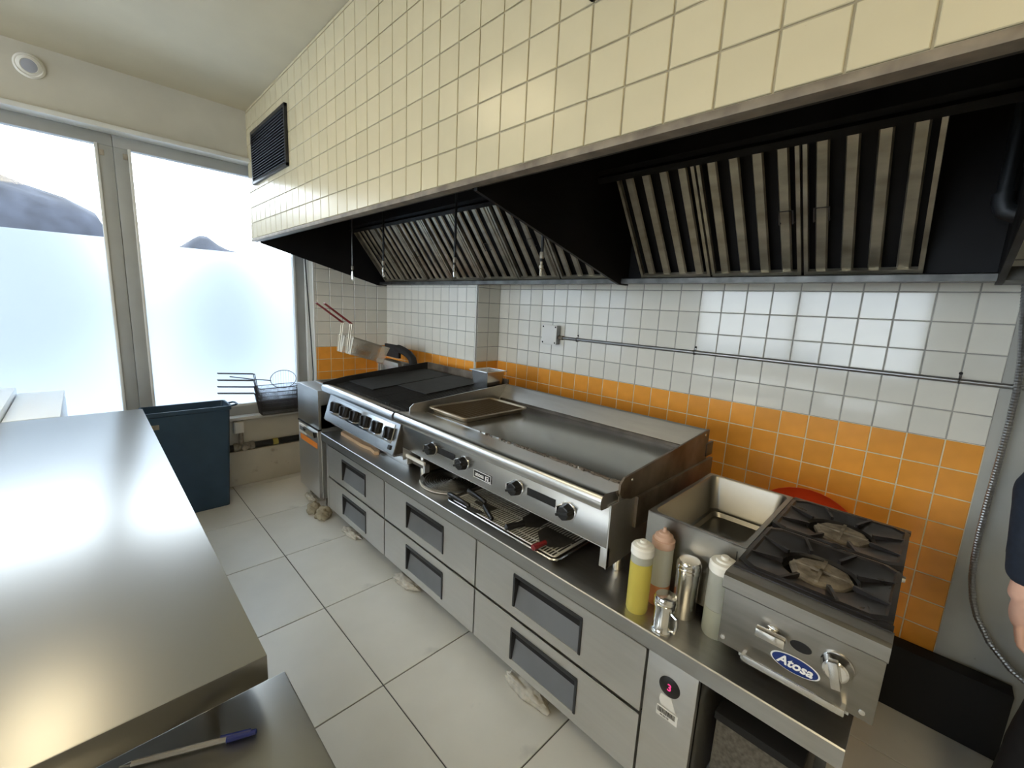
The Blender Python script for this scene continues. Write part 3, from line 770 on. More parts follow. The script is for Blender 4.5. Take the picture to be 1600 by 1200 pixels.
MB().box(FX0+.02, FX1-.01, -.53, -.45, .90, 1.055, bev=.004).build('flue_riser', M_steel, fr_)
MB().box(FX0+.02, FX1-.03, -.56, -.53, 1.02, 1.06, bev=.003).build('hanger_bar', M_wires, fr_)
MB().cyl((-.90,-.545,.91), (-.90,-.545,1.05), .009, n=8).cyl((-.86,-.545,.91), (-.86,-.545,1.05), .009, n=8).build('hanger_post', M_wires, fr_)
for x, y in ((FX0+.05,-1.13), (FX1-.05,-1.13), (FX0+.05,-.52), (FX1-.05,-.52)):
    MB().cyl((x,y,0), (x,y,.11), .018, n=12).build('leg', M_chrome, fr_)
tag(MB().box(-1.02, -.78, -.43, -.405, 1.065, 1.175, bev=.004).build('splash_plate', M_iron), 'black plate standing behind the fryer baskets', 'plate')
ho = MB().tube([(-.80,-.42,1.150), (-.70,-.43,1.140), (-.60,-.44,1.122), (-.53,-.45,1.095), (-.495,-.46,1.05), (-.49,-.47,.99), (-.49,-.47,.93)], .033, 14).build('flue_hose', M_iron)
tag(ho, 'thick black curved hose behind the fryer and charbroiler', 'hose')

# ------------------------------------------------------------------ fryer baskets (own coordinates: x width, y length with handle at -y, z up)
def basket_parts(root, L_, W_, H_, m_body, m_frame, m_handle, pitch, up=.10, reach=.26, tilt=.0, mesh_t=.0012):
    body = MB(); tp = .018
    def wire(a, b): body.bar(a, b, mesh_t, mesh_t)
    n = int(L_/pitch); m_ = int(W_/pitch); hh = int(H_/pitch)
    for i in range(n+1):
        y = L_*i/n; yb = tp+(L_-2*tp)*i/n
        wire((-W_/2, y, H_), (-W_/2+tp, yb, 0)); wire((W_/2, y, H_), (W_/2-tp, yb, 0)); wire((-W_/2+tp, yb, 0), (W_/2-tp, yb, 0))
    for i in range(m_+1):
        x = -W_/2+W_*i/m_; xb = x*(W_-2*tp)/W_
        wire((x, 0, H_), (xb, tp, 0)); wire((x, L_, H_), (xb, L_-tp, 0)); wire((xb, tp, 0), (xb, L_-tp, 0))
    for i in range(hh+1):
        k = 1-i/hh; z = H_*i/hh; w_ = W_/2-tp*k; a, b = tp*k, L_-tp*k
        wire((-w_, a, z), (-w_, b, z)); wire((w_, a, z), (w_, b, z)); wire((-w_, a, z), (w_, a, z)); wire((-w_, b, z), (w_, b, z))
    body.build('wire_mesh', m_body, root, smooth=0)
    MB().tube([(-W_/2,0,H_), (W_/2,0,H_), (W_/2,L_,H_), (-W_/2,L_,H_)], .0032, 6, closed=True).build('rim', m_frame, root)
    fr = MB()
    for s in (-1, 1): fr.tube([(s*.016, tp, .0), (s*.016, 0-.004, H_), (s*.016, -.02, H_+up)], .0035, 6)
    fr.build('handle_frame', m_frame, root)
    h = MB(); a = -.02; c, s_ = math.cos(tilt), math.sin(tilt)
    pts = [(-.016, a, H_+up), (-.012, a-reach*.8*c, H_+up+reach*.8*s_), (-.011, a-reach*c, H_+up+reach*s_), (.011, a-reach*c, H_+up+reach*s_), (.012, a-reach*.8*c, H_+up+reach*.8*s_), (.016, a, H_+up)]
    h.tube(pts, .0045, 8).build('handle', m_handle, root)
# four nested baskets on the sill
labs = ['lowest dark wire fryer basket of the stack on the window sill', 'second fryer basket up in the stack on the sill',
        'third fryer basket up in the stack on the sill', 'topmost fryer basket of the stack on the sill']
for i in range(4):
    b = local('fryer_basket', (-1.402+.004*i, -1.355, .572+.034*i), labs[i], 'basket', 'fryer baskets on the sill')
    b.rotation_euler = (0, 0, R(-1+2*i))
    basket_parts(b, .31, .155, .125, M_wire, M_wire, M_wire, .011, up=.055+.020*i, reach=.25, tilt=.10)
sk = local('wire_skimmer', (-1.40, -1.24, .818), 'round wire skimmer lying on top of the sill fryer baskets', 'skimmer')
ring = [(.0+.0*math.cos(t), .085+.10*math.cos(t), .035+.075*math.sin(t)) for t in [2*math.pi*i/28 for i in range(28)]]
MB().tube(ring, .003, 6, closed=True).build('hoop', M_wire, sk)
wm = MB()
for q in range(-4, 5):
    a = q*.02; l = .075*math.sqrt(max(0, 1-(a/.1)**2)); wm.cyl((0, .085+a, .035-l), (0, .085+a, .035+l), .0008, n=4)
wm.build('wire_mesh', M_wire, sk)
MB().tube([(0,-.01,.03), (0,-.16,.055), (0,-.30,.085)], .004, 6).build('handle', M_wire, sk)
# two baskets propped up on the fryer hanger
for i, (x, lab) in enumerate(((-.775, 'fryer basket with red handle hung over the fryer, left of two'), (-.625, 'fryer basket with red handle hung over the fryer, right of two'))):
    b = local('fryer_basket', (x, -.955, 1.150), lab, 'basket', 'hanging fryer baskets'); b.rotation_euler = (R(-17), 0, 0)
    basket_parts(b, .30, .125, .125, M_wires, M_wires, M_redh, .009, up=.095, reach=.235, tilt=.33, mesh_t=.0019)

# ------------------------------------------------------------------ bain marie
bm_ = thing('bain_marie', (2.03, -.77, CT), 'open empty stainless bain marie between griddle and hot plate', 'bain marie')
ax0, ax1, ay0, ay1, az = 1.868, 2.168, -1.03, -.50, .90
MB().box(ax0, ax1, ay0, ay0+.004, CT+.03, az-.002).build('front_panel', M_basin, bm_)
MB().box(ax0, ax1, ay1-.004, ay1, CT+.03, az-.002).build('back_panel', M_basin, bm_)
MB().box(ax0, ax0+.004, ay0+.004, ay1-.004, CT+.03, az-.002).build('side_panel', M_basin, bm_)
MB().box(ax1-.004, ax1, ay0+.004, ay1-.004, CT+.03, az-.002).build('side_panel', M_basin, bm_)
MB().box(ax0+.004, ax1-.004, ay0+.004, ay1-.004, CT+.03, CT+.034).build('base_panel', M_basin, bm_)
def rrect(hx, hy, r, n=5):
    out = []
    for cx, cy, a0 in ((hx-r, hy-r, 0), (-hx+r, hy-r, 90), (-hx+r, -hy+r, 180), (hx-r, -hy+r, 270)):
        for i in range(n+1):
            a = R(a0+90*i/n); out.append((cx+r*math.cos(a), cy+r*math.sin(a)))
    return out
def loft(mb, rings, cap_last=True, cap_first=False):
    V = [[mb.bm.verts.new(p) for p in rg] for rg in rings]
    n = len(V[0])
    for A, B in zip(V, V[1:]):
        for i in range(n): mb.bm.faces.new((A[i], A[(i+1)%n], B[(i+1)%n], B[i]))
    if cap_last: mb.bm.faces.new(V[-1])
    if cap_first: mb.bm.faces.new(V[0][::-1])
cx, cy = (ax0+ax1)/2, (ay0+ay1)/2; hx, hy = (ax1-ax0)/2, (ay1-ay0)/2
bas = MB()
def rg(hx_, hy_, r, z): return [(cx+x, cy+y, z) for x, y in rrect(hx_, hy_, r)]
loft(bas, [rg(hx, hy, .002, az-.004), rg(hx, hy, .002, az), rg(hx-.014, hy-.012, .025, az), rg(hx-.017, hy-.015, .03, az-.006),
           rg(hx-.030, hy-.03, .035, .772), rg(hx-.036, hy-.036, .035, .766), rg(hx-.048, hy-.05, .03, .766), rg(hx-.056, hy-.058, .03, .750)])
bas.build('basin', M_basin, bm_, smooth=40)
MB().lathe([(0,.0015), (.008,.0015), (.010,.003), (.012,.003), (.013,0)], (2.095, -.80, .750), 16).build('drain', M_grease, bm_)
MB().box(2.066, 2.070, -.90, -.83, .7502, .7510).build('bottom_slot', M_grease, bm_)
MB().box(2.145, 2.147, ay0-.0015, ay0, CT+.03, az-.02).build('panel_seam', M_darkrec, bm_)
for x, y in ((ax0+.03, ay0+.03), (ax1-.03, ay0+.03), (ax0+.03, ay1-.03), (ax1-.03, ay1-.03)):
    MB().cyl((x,y,CT), (x,y,CT+.031), .014, n=12).build('foot', M_black, bm_)

# ------------------------------------------------------------------ two burner hot plate
hp = thing('hot_plate', (2.33, -.85, CT), 'narrow two burner gas hot plate with blackened castings at the worktop end', 'hot plate')
hx0, hx1 = 2.172, 2.490
MB().box(hx0+.004, hx1-.004, -1.182, -.515, .705, .858).build('body', M_steelv, hp)
for xa_ in (hx0+.002, hx1-.006): MB().box(xa_, xa_+.004, -1.182, -.505, .705, .894).build('side_panel', M_hps, hp)
MB().box(hx0+.006, hx1-.006, -.515, -.511, .705, .894).build('rear_panel', M_hps, hp)
MB().box(hx0+.001, hx1, -1.194, -1.180, .702, .872, bev=.001).build('front_panel', M_hps, hp)
MB().profx([(-1.150, .902), (-1.200, .905), (-1.210, .899), (-1.212, .868), (-1.206, .862), (-1.18, .864), (-1.15, .885)], hx0-.002, hx1+.002).build('front_rail', M_hps, hp, smooth=30)
for ya_, yb2 in ((-1.155, -1.125), (-.53, -.505)):
    MB().box(hx0, hx1, ya_, yb2, .893, .905, bev=.002).build('top_frame', M_grate, hp)
for cyb in (-.985, -.675):
    c0 = Vector((2.331, cyb, 0)); hx_, hy_ = .157, .153
    cast = MB(); n = 32
    rings = []
    sq = []
    for i in range(n):
        a = 2*math.pi*(i+.5)/n; ca, sa = math.cos(a), math.sin(a); k = min(hx_/max(abs(ca),1e-6), hy_/max(abs(sa),1e-6)); sq.append((k*ca, k*sa))
    circ = [(math.cos(2*math.pi*(i+.5)/n), math.sin(2*math.pi*(i+.5)/n)) for i in range(n)]
    rings.append([(c0.x+x, c0.y+y, .893) for x, y in sq]); rings.append([(c0.x+x, c0.y+y, .908) for x, y in sq])
    rings.append([(c0.x+x*.93, c0.y+y*.93, .910) for x, y in sq]); rings.append([(c0.x+x*.90, c0.y+y*.90, .905) for x, y in sq])
    rings.append([(c0.x+.088*x, c0.y+.088*y, .893) for x, y in circ]); rings.append([(c0.x+.082*x, c0.y+.082*y, .886) for x, y in circ])
    loft(cast, rings, cap_last=False)
    o = cast.build('casting', M_grate, hp, smooth=30)
    for k in range(8):
        a = R(22.5+45*k); ca, sa = math.cos(a), math.sin(a); rr_ = min(hx_/abs(ca), hy_/abs(sa))*.95
        MB().prism([(c0.x+ca*rr_-sa*.004, c0.y+sa*rr_+ca*.004, .900), (c0.x+ca*rr_-sa*.004, c0.y+sa*rr_+ca*.004, .910), (c0.x+ca*.083-sa*.004, c0.y+sa*.083+ca*.004, .906), (c0.x+ca*.083-sa*.004, c0.y+sa*.083+ca*.004, .896), (c0.x+ca*.095-sa*.004, c0.y+sa*.095+ca*.004, .892)], (sa*.008, -ca*.008, 0)).build('casting_rib', M_grate, o, smooth=0)
    MB().lathe([(0,.862), (.080,.862), (.084,.886), (.10,.888)], (c0.x, c0.y, 0), 24).build('drip_bowl', M_blackm, o)
    bu = MB().lathe([(.055,.862), (.066,.874), (.072,.886), (.071,.893), (.060,.899), (.026,.899), (.022,.894), (0,.894)], (c0.x+.006, c0.y-.008, 0), 8).build('burner', M_burner, hp, smooth=20)
    MB().box(c0.x-.058, c0.x+.070, c0.y-.012, c0.y-.004, .8965, .902).build('burner_bar', M_burner, bu)
    MB().box(c0.x+.002, c0.x+.010, c0.y-.072, c0.y+.056, .8965, .902).build('burner_bar', M_burner, bu)
MB().lathe([(.0,.912), (.014,.912), (.014,.895), (.012,.89)], (2.345, -.83, 0), 12).build('pilot', M_blackm, hp)
for z in (.856,):
    for k in range(9):
        x = hx0+.04+k*.029; MB().box(x, x+.007, -1.1952, -1.1935, z, z+.003).build('vent_hole', M_blackm, hp)
v = MB().lathe([(.017,0), (.017,.004), (.010,.006), (.010,.016), (0,.016)], (2.289, -1.194, .800), 20, (0,-1,0)).build('valve_knob', M_chrome, hp)
MB().obox((2.289, -1.216, .800), Vector((1,0,0)), Vector((0,1,0)), Vector((0,0,1)), .031, .009, .011, .003).build('knob_grip', M_chrome, v)
ov = MB(); loft(ov, [[(2.347+.022*math.cos(t), -1.1938, .797+.013*math.sin(t)) for t in [2*math.pi*i/20 for i in range(20)]], [(2.347+.021*math.cos(t), -1.1955, .797+.012*math.sin(t)) for t in [2*math.pi*i/20 for i in range(20)]]]); ov.build('viewing_slot', M_blackm, hp)
kn = MB().lathe([(.031,0), (.031,.006), (.028,.010), (.024,.026), (.020,.029), (0,.029)], (2.416, -1.194, .798), 28, (0,-1,0)).build('knob', M_chrome, hp)
MB().obox((2.416, -1.227, .796), Vector((.97,0,.24)).normalized(), Vector((0,1,0)), Vector((-.24,0,.97)).normalized(), .009, .009, .030, .003).build('knob_grip', M_bright, kn)
el = MB(); E_ = lambda k, y: [(2.342+.050*k*math.cos(t), y, .746+.021*k*math.sin(t)) for t in [2*math.pi*i/36 for i in range(36)]]
loft(el, [E_(1, -1.1938), E_(1, -1.1955)]); bad = el.build('badge', M_wink, hp)
el = MB(); loft(el, [E_(.93, -1.1950), E_(.93, -1.1962)]); el.build('badge_field', M_blue, bad)
text_part('badge_text', 'Atosa', .030, M_wink, bad, (2.342, -1.1966, .746), FRONT, shear=.25, bold=.0008)
pl = MB().bar((2.240,-1.218,.712), (2.444,-1.218,.712), .006, .017, bev=.002).build('drip_tray_pull', M_bright, hp)
for x in (2.236, 2.436): MB().box(x, x+.008, -1.218, -1.19, .706, .718).build('pull_bracket', M_bright, pl)
MB().box(2.225, 2.45, -1.192, -.55, .694, .7045).build('drip_tray', M_steelv, hp)
for x in (hx0+.012, hx1-.020): MB().lathe([(0,.003), (.006,.002), (.007,0)], (x, -1.194, .72), 10, (0,-1,0)).build('screw', M_bright, hp)
MB().lathe([(0,.008), (.008,.008), (.010,0)], (hx1-.002, -.80, .87), 10, (1,0,0)).build('gas_inlet', M_bright, hp)
for x, y in ((hx0+.05,-1.09), (2.38,-1.09), (hx0+.05,-.56), (2.38,-.56)):
    MB().lathe([(0,0), (.014,0), (.017,.004), (.017,.028), (.021,.03), (.021,.063), (0,.063)], (x, y, CT), 14).build('foot', M_black, hp)

# ------------------------------------------------------------------ bottles and shakers in front of the bain marie
def squeeze(x, y, r, h, fill, m_liq, m_cap, pointed, label):
    b = local('squeeze_bottle', (x, y, CT), label, 'bottle', 'squeeze bottles on the worktop')
    zc = h*.80 if pointed else h*.84
    zf = zc*fill
    MB().lathe([(0,0), (r*.93,0), (r,.008), (r,zf), (0,zf)], (0,0,0), 28).build('liquid', m_liq, b)
    MB().lathe([(0,zf+.0005), (r,zf+.0005), (r*.98,zc-.012), (r*.90,zc), (0,zc)], (0,0,0), 28).build('bottle_body', M_plasticclear, b)
    if pointed: pr = [(r*.97,zc-.012), (r*1.02,zc-.008), (r*1.02,zc+.012), (r*.86,zc+.014), (r*.80,zc+.026), (r*.52,zc+.031), (r*.48,zc+.036), (r*.20,zc+.038), (r*.13,h), (0,h)]
    else: pr = [(r*1.0,zc-.008), (r*1.05,zc-.004), (r*1.05,zc+.016), (r*.95,zc+.022), (r*.62,zc+.024), (r*.60,zc+.030), (r*.32,zc+.031), (r*.28,h), (0,h)]
    MB().lathe(pr, (0,0,0), 28).build('cap', m_cap, b, smooth=22)
squeeze(1.924, -1.158, .033, .232, .84, M_oil, M_capw, False, 'squeeze bottle of yellow oil with a white cap')
squeeze(1.947, -1.070, .034, .252, .33, M_sauce, M_capp, True, 'squeeze bottle with a tan pointed cap and orange sauce')
squeeze(2.130, -1.074, .037, .243, .42, M_soap, M_capw, False, 'cloudy squeeze bottle with a white cap beside the hot plate')
s1 = local('shaker', (2.034, -1.072, CT), 'tall chrome shaker standing behind the short one', 'shaker', 'metal shakers')
MB().lathe([(0,0), (.032,0), (.034,.004), (.034,.150), (0,.150)], (0,0,0), 28).build('shaker_body', M_bright, s1)
MB().lathe([(.034,.150), (.036,.152), (.036,.160), (.034,.162), (.036,.164), (.036,.172), (.034,.174), (.034,.178), (.030,.184), (0,.187)], (0,0,0), 28).build('lid', M_chrome, s1)
s2 = local('shaker', (2.020, -1.178, CT), 'short chrome shaker with a side handle at the worktop edge', 'shaker', 'metal shakers')
MB().lathe([(0,0), (.031,0), (.032,.004), (.028,.01), (.029,.080), (0,.080)], (0,0,0), 28).build('shaker_body', M_chrome, s2)
MB().lathe([(.029,.078), (.033,.080), (.033,.088), (.031,.090), (.033,.092), (.033,.100), (.029,.108), (0,.112)], (0,0,0), 28).build('lid', M_chrome, s2)
MB().tube([(.026,-.012,.068), (.044,-.020,.066), (.048,-.022,.045), (.042,-.019,.022), (.026,-.012,.016)], .005, 8).build('handle', M_chrome, s2)

# ------------------------------------------------------------------ sheet pans with racks, plates, tools
def sheet_pan(x0, x1, y0, y1, z, label, m_pan, m_rack, nx, ny, wr, h=.022):
    t = local('sheet_pan', ((x0+x1)/2, (y0+y1)/2, z), label, 'tray', 'sheet pans'); hx, hy = (x1-x0)/2, (y1-y0)/2
    mb = MB(); q = lambda a, b, r, zz: [(x, y, zz) for x, y in rrect(a, b, r)]
    loft(mb, [q(hx-.022, hy-.022, .02, 0), q(hx-.008, hy-.008, .026, h), q(hx, hy, .03, h), q(hx, hy, .03, h+.003), q(hx-.009, hy-.009, .026, h+.002), q(hx-.023, hy-.023, .02, .0012)], True, True)
    mb.build('pan_body', m_pan, t, smooth=40)
    MB().tube([(x, y, h+.001) for x, y in rrect(hx-.002, hy-.002, .03)], .004, 6, closed=True).build('rolled_rim', m_rack, t)
    return t, hx, hy
def rack(t, x, y, z, hx, hy, n, along, wr, m, label, ncross=4):
    r = local('wire_rack', (x, y, z), label, 'rack', 'wire racks')
    MB().tube([(a, b, 0) for a, b in rrect(hx, hy, .015)], .003, 6, closed=True).build('rack_frame', m, r)
    me = None
    for k in range(n):
        f = (k+.5)/n*2-1
        if me is None:
            mb = MB()
            if along == 'y': mb.cyl((0,-hy,0), (0,hy,0), wr, n=6)
            else: mb.cyl((-hx,0,0), (hx,0,0), wr, n=6)
            me = mesh_of(mb, m)
        inst('rack_wire', me, r, (f*hx, 0, .001) if along == 'y' else (0, f*hy, .001))
    for k in range(ncross):
        f = (k+.5)/ncross*2-1; mb = MB()
        if along == 'y': mb.cyl((-hx, f*hy, -.003), (hx, f*hy, -.003), .0026, n=6)
        else: mb.cyl((f*hx, -hy, -.003), (f*hx, hy, -.003), .0026, n=6)
        mb.build('cross_wire', m, r)
    return r
M_dkpan = mat('dark_used_pan', (.16,.155,.15), .4, .9, var=.3, vscale=10)
M_rackw = mat('rack_wire', (.78,.77,.74), .35, .4)
M_brownw = mat('browned_wire', (.16,.11,.06), .45, .6)
M_oldpan = mat('browned_pan', (.34,.27,.17), .4, .8, col2=(.55,.50,.42), vscale=7)
t1, _, _ = sheet_pan(.964, 1.622, -1.192, -.735, CT, 'full size sheet pan with a wire rack under the griddle', M_dkpan, M_bright, 0, 0, 0)
rack(t1, 1.293, -.9635, CT+.021, .305, .205, 46, 'y', .0026, M_rackw, 'wire rack lying in the full size pan under the griddle', 5)
t2, _, _ = sheet_pan(.535, .862, -1.012, -.548, .958, 'browned half size sheet pan resting on the griddle', M_oldpan, M_oldpan, 0, 0, 0)
rack(t2, .6985, -.78, .958+.020, .142, .208, 26, 'y', .0015, M_brownw, 'fine wire rack in the browned pan on the griddle', 14)
for i, (dz, lab) in enumerate(((0, 'lower of two round perforated plates under the griddle'), (.012, 'upper of two round perforated plates under the griddle'))):
    p = local('perforated_plate', (.788+.004*i, -1.022, CT+dz), lab, 'plate', 'round plates under the griddle')
    MB().lathe([(0,0), (.150,0), (.164,.006), (.166,.010), (.162,.011), (.150,.006), (0,.005)], (0,0,0), 48).build('plate_body', M_wpl if i == 0 else M_bright, p)
    if i:
        me = MB()
        for k in range(1, 13): me.lathe([(k*.0118-.003, .0052), (k*.0118-.002, .0075), (k*.0118+.002, .0075), (k*.0118+.003, .0052)], (0,0,0), 48)
        me.build('ridges', M_rail, p, kind='stuff')
        MB().lathe([(0,.0054), (.152,.0054), (.153,.005)], (0,0,0), 48).build('dark_face', M_iron, p)
ZR = CT+.0265
def tool(name, p0, p1, r, m, label, blade=None, bladem=None, cat='spatula'):
    o = thing(name, (p0[0], p0[1], ZR), label, cat, 'tools on the rack')
    a, b = Vector((*p0, ZR+r)), Vector((*p1, ZR+r)); d = (b-a)
    MB().tube([a, a+d*.04, a+d*.3, a+d*.7, a+d*.95, b], [r*.6, r, r*1.05, r*.85, r*.9, r*.5], 10).build('handle', m, o)
    if blade:
        pts = [(x, y, ZR+.002) for x, y in blade]
        MB().prism(pts, (0,0,.0016)).build('blade', bladem or M_spat, o, smooth=0)
    return o
tool('spatula', (.955,-1.168), (1.115,-1.172), .012, M_black, 'black handled spatula nearest the front rim of the pan', [(1.105,-1.184), (1.17,-1.18), (1.20,-1.16), (1.17,-1.15), (1.105,-1.162)])
tool('scraper', (.985,-1.075), (1.135,-1.095), .012, M_black, 'black handled scraper beside the round plates', [(1.125,-1.108), (1.19,-1.125), (1.20,-1.08), (1.13,-1.083)], cat='scraper')
tool('tongs', (1.150,-1.118), (1.268,-1.176), .011, M_black, 'black tongs lying across the wire rack', [(1.08,-1.10), (1.15,-1.108), (1.155,-1.125), (1.085,-1.118)], cat='tongs')
tool('spatula', (1.352,-1.182), (1.380,-1.095), .013, M_black, 'wide dark spatula in the middle of the rack', [(1.368,-1.10), (1.392,-1.10), (1.43,-1.06), (1.415,-.99), (1.32,-.985), (1.325,-1.05)])
tool('spatula', (1.522,-1.205), (1.528,-1.135), .011, M_redh, 'red handled spatula at the right end of the rack', [(1.50,-1.14), (1.55,-1.14), (1.585,-1.10), (1.588,-1.03), (1.44,-1.03), (1.445,-1.09)])
wb = MB(); wb.prism([(-.33,-1.115,CT+.0005), (-.31,-1.135,CT+.0005), (.0,-1.142,CT+.0005), (.06,-1.135,CT+.0005), (.10,-1.128,CT+.0005), (.185,-1.145,CT+.0005), (.20,-1.125,CT+.0005), (.185,-1.110,CT+.0005), (.06,-1.10,CT+.0005), (.0,-1.098,CT+.0005), (-.31,-1.10,CT+.0005)], (0,0,.022))
tag(wb.build('wooden_paddle', M_wood, bev=.003), 'pale wooden paddle lying below the charbroiler panel', 'paddle')

# ------------------------------------------------------------------ conduit, junction box, flexible conduit
YT = -.0095
jb = thing('junction_box', (.562, -.03, 1.31), 'white electrical junction box on the tiled wall', 'electrical box')
MB().box(.500, .624, -.052, YT, 1.308, 1.434, bev=.004).build('box_body', M_galv, jb)
cv = MB().box(.497, .627, -.058, -.052, 1.305, 1.437, bev=.003).build('cover', M_wpl, jb)
for x in (.508, .616):
    for z in (1.318, 1.424): MB().lathe([(0,.002), (.005,.0015), (.006,0)], (x, -.058, z), 8, (0,-1,0)).build('screw', M_blackm, cv)
cd_ = thing('conduit', (1.5, -.024, 1.345), 'long straight steel conduit running along the tiled wall', 'conduit')
MB().cyl((.625,-.024,1.356), (3.6,-.024,1.350), .0095, n=14).build('conduit_pipe', M_galv, cd_)
MB().cyl((.625,-.024,1.356), (.66,-.024,1.356), .014, n=14).build('connector', M_trim, cd_)
for x in (.775, 1.547, 2.529):
    z = 1.354; o = MB(); o.tube([(x,-.010,z-.011), (x,-.030,z-.010), (x,-.036,z), (x,-.030,z+.010), (x,-.012,z+.012), (x,-.0112,z+.030)], .004, 6); o.build('strap', M_galv, cd_)
    MB().lathe([(0,.004), (.005,.003), (.006,0)], (x, -.013, z+.026), 8, (0,-1,0)).build('strap_screw', M_blackm, cd_)
fx = [(2.628,1.70), (2.642,1.582), (2.660,1.45), (2.668,1.342), (2.670,1.2), (2.669,1.088), (2.667,.95), (2.667,.816), (2.670,.72), (2.677,.638), (2.692,.56), (2.712,.499), (2.756,.42), (2.82,.35), (2.90,.30)]
pts, rad = [], []
for (a, b) in zip(fx, fx[1:]):
    n = max(2, int(math.hypot(b[0]-a[0], b[1]-a[1])/.005))
    for i in range(n):
        t = i/n; pts.append((a[0]+(b[0]-a[0])*t, -.056, a[1]+(b[1]-a[1])*t)); rad.append(.0105 if len(rad) % 2 else .0088)
tag(MB().tube(pts, rad, 10).build('flexible_conduit', M_galv, smooth=0), 'ribbed flexible metal conduit hanging down the bare right wall', 'conduit')

# ------------------------------------------------------------------ red tray, black plinth, box under the worktop end
rt = MB()
el_ = lambda k, y, n=48: [(2.150+.305*k*math.cos(t), y+(.40-.40*math.sin(t)*k)*-.16, .402+.40*k*math.sin(t)) for t in [2*math.pi*i/n for i in range(n)]]
loft(rt, [el_(.90, -.045), el_(.97, -.060), el_(1.0, -.066), el_(1.0, -.062), el_(.96, -.053), el_(.89, -.038)], True, True)
tag(rt.build('oval_tray', M_red, smooth=40), 'red oval tray leaning on the orange tiles behind the hot plate', 'tray')
tag(MB().box(2.50, 2.84, -.095, -.02, 0, .275, bev=.006).build('black_plinth', M_blackm), 'low black box on the floor against the back wall corner', 'box')
ub = thing('storage_box', (2.30, -.86, 0), 'speckled grey brown box under the open end of the worktop', 'box')
MB().box(2.185, 2.385, -1.14, -.55, 0, .43, bev=.006).build('box_body', M_speck, ub)
MB().box(2.180, 2.390, -1.145, -.545, .43, .455, bev=.004).build('lid', M_blackm, ub)

# ------------------------------------------------------------------ prep table, low table, pen
TZ = .92
pt = thing('prep_table', (.65, -2.55, 0), 'large stainless prep table with a folded edge in the left foreground', 'table')
tt = MB(); tx0, tx1, ty0, ty1 = -.435, 1.727, -2.95, -2.130
tt.box(tx0, tx1, ty0, ty1, TZ-.0505, TZ, bev=.003); tt.build('table_top', M_table, pt)
MB().box(tx0+.06, tx1-.06, ty0+.06, ty1-.06, .25, .27).build('undershelf', M_steelv, pt)
for x in (tx0+.07, tx1-.07):
    for y in (ty0+.07, ty1-.07):
        lg = MB().cyl((x,y,.03), (x,y,TZ-.05), .019, n=16).build('leg', M_steelv, pt)
        MB().lathe([(0,0), (.014,0), (.02,.03), (.019,.04), (0,.04)], (x,y,0), 14).build('foot', M_black, lg)
LZ = .84
lt = thing('low_table', (2.0, -2.5, 0), 'lower scratched stainless counter under the blue pen', 'table')
MB().box(1.692, 2.33, -2.95, -2.094, LZ-.04, LZ, bev=.003).build('table_top', M_table, lt)
for x in (1.755, 2.27):
    for y in (-2.89, -2.154):
        MB().cyl((x,y,0), (x,y,LZ-.04), .019, n=16).build('leg', M_steelv, lt)
pe = thing('pen', (1.75, -2.25, LZ), 'clear ballpoint pen with a blue cap', 'pen')
pa, pb = Vector((1.792,-2.166,LZ+.0055)), Vector((1.722,-2.318,LZ+.0045)); pd = (pb-pa)
M_pcap = mat('blue_pen_cap', (.01,.02,.14), .3)
MB().tube([pa+pd*.20, pa+pd*.22, pa+pd*.97], .0042, 8).build('barrel', M_biro, pe)
MB().tube([pa+pd*.25, pa+pd*.96], .0016, 6).build('ink_tube', M_ink, pe)
MB().tube([pa+pd*.97, pa+pd*.99, pa+pd*1.06], [.0042,.0030,.0008], 8).build('tip', M_bright, pe)
cp = MB().tube([pa, pa+pd*.01, pa+pd*.22, pa+pd*.25, pa+pd*.255], [.002,.0042,.0054,.0056,.004], 10).build('cap', M_pcap, pe)
MB().bar(pa+pd*.05+Vector((0,0,.006)), pa+pd*.30+Vector((0,0,.007)), .003, .002).build('clip', M_pcap, cp)

# ------------------------------------------------------------------ white chest freezer beyond the table
fz = thing('chest_freezer', (-.82, -2.78, 0), 'white chest freezer between prep table and windows', 'freezer')
MB().box(-1.19, -.448, -3.20, -2.428, .02, .885, bev=.006).build('cabinet', M_freez, fz)
MB().box(-1.186, -.452, -3.196, -2.432, .884, .893).build('lid_seal', M_black, fz)
MB().box(-1.19, -.448, -2.612, -2.428, .892, .920, bev=.004).build('lid', M_freez, fz)
MB().box(-1.19, -.448, -3.20, -2.616, .892, .955, bev=.004).build('raised_lid', M_freez, fz)

# ------------------------------------------------------------------ slim navy bin
bn = local('waste_bin', (-1.155, -1.855, 0), 'tall slim navy blue waste bin below the window', 'bin')
mb = MB(); q = lambda a, b, r, z: [(x, y, z) for x, y in rrect(a, b, r)]
loft(mb, [q(.093, .20, .02, 0), q(.112, .235, .022, .72), q(.118, .246, .024, .725), q(.118, .246, .024, .752), q(.108, .236, .02, .752), q(.104, .23, .02, .72), q(.086, .19, .016, .012)], True, True)
mb.build('bin_body', M_bin, bn, smooth=40)
MB().tube([(-.05,.245,.735), (-.05,.285,.742), (-.03,.295,.742), (.03,.295,.742), (.05,.285,.742), (.05,.245,.735)], .007, 8).build('end_handle', M_bin, bn)
MB().box(.109, .1125, -.235, -.165, .640, .672, bev=.001).build('label_tag', M_dirtyv, bn)

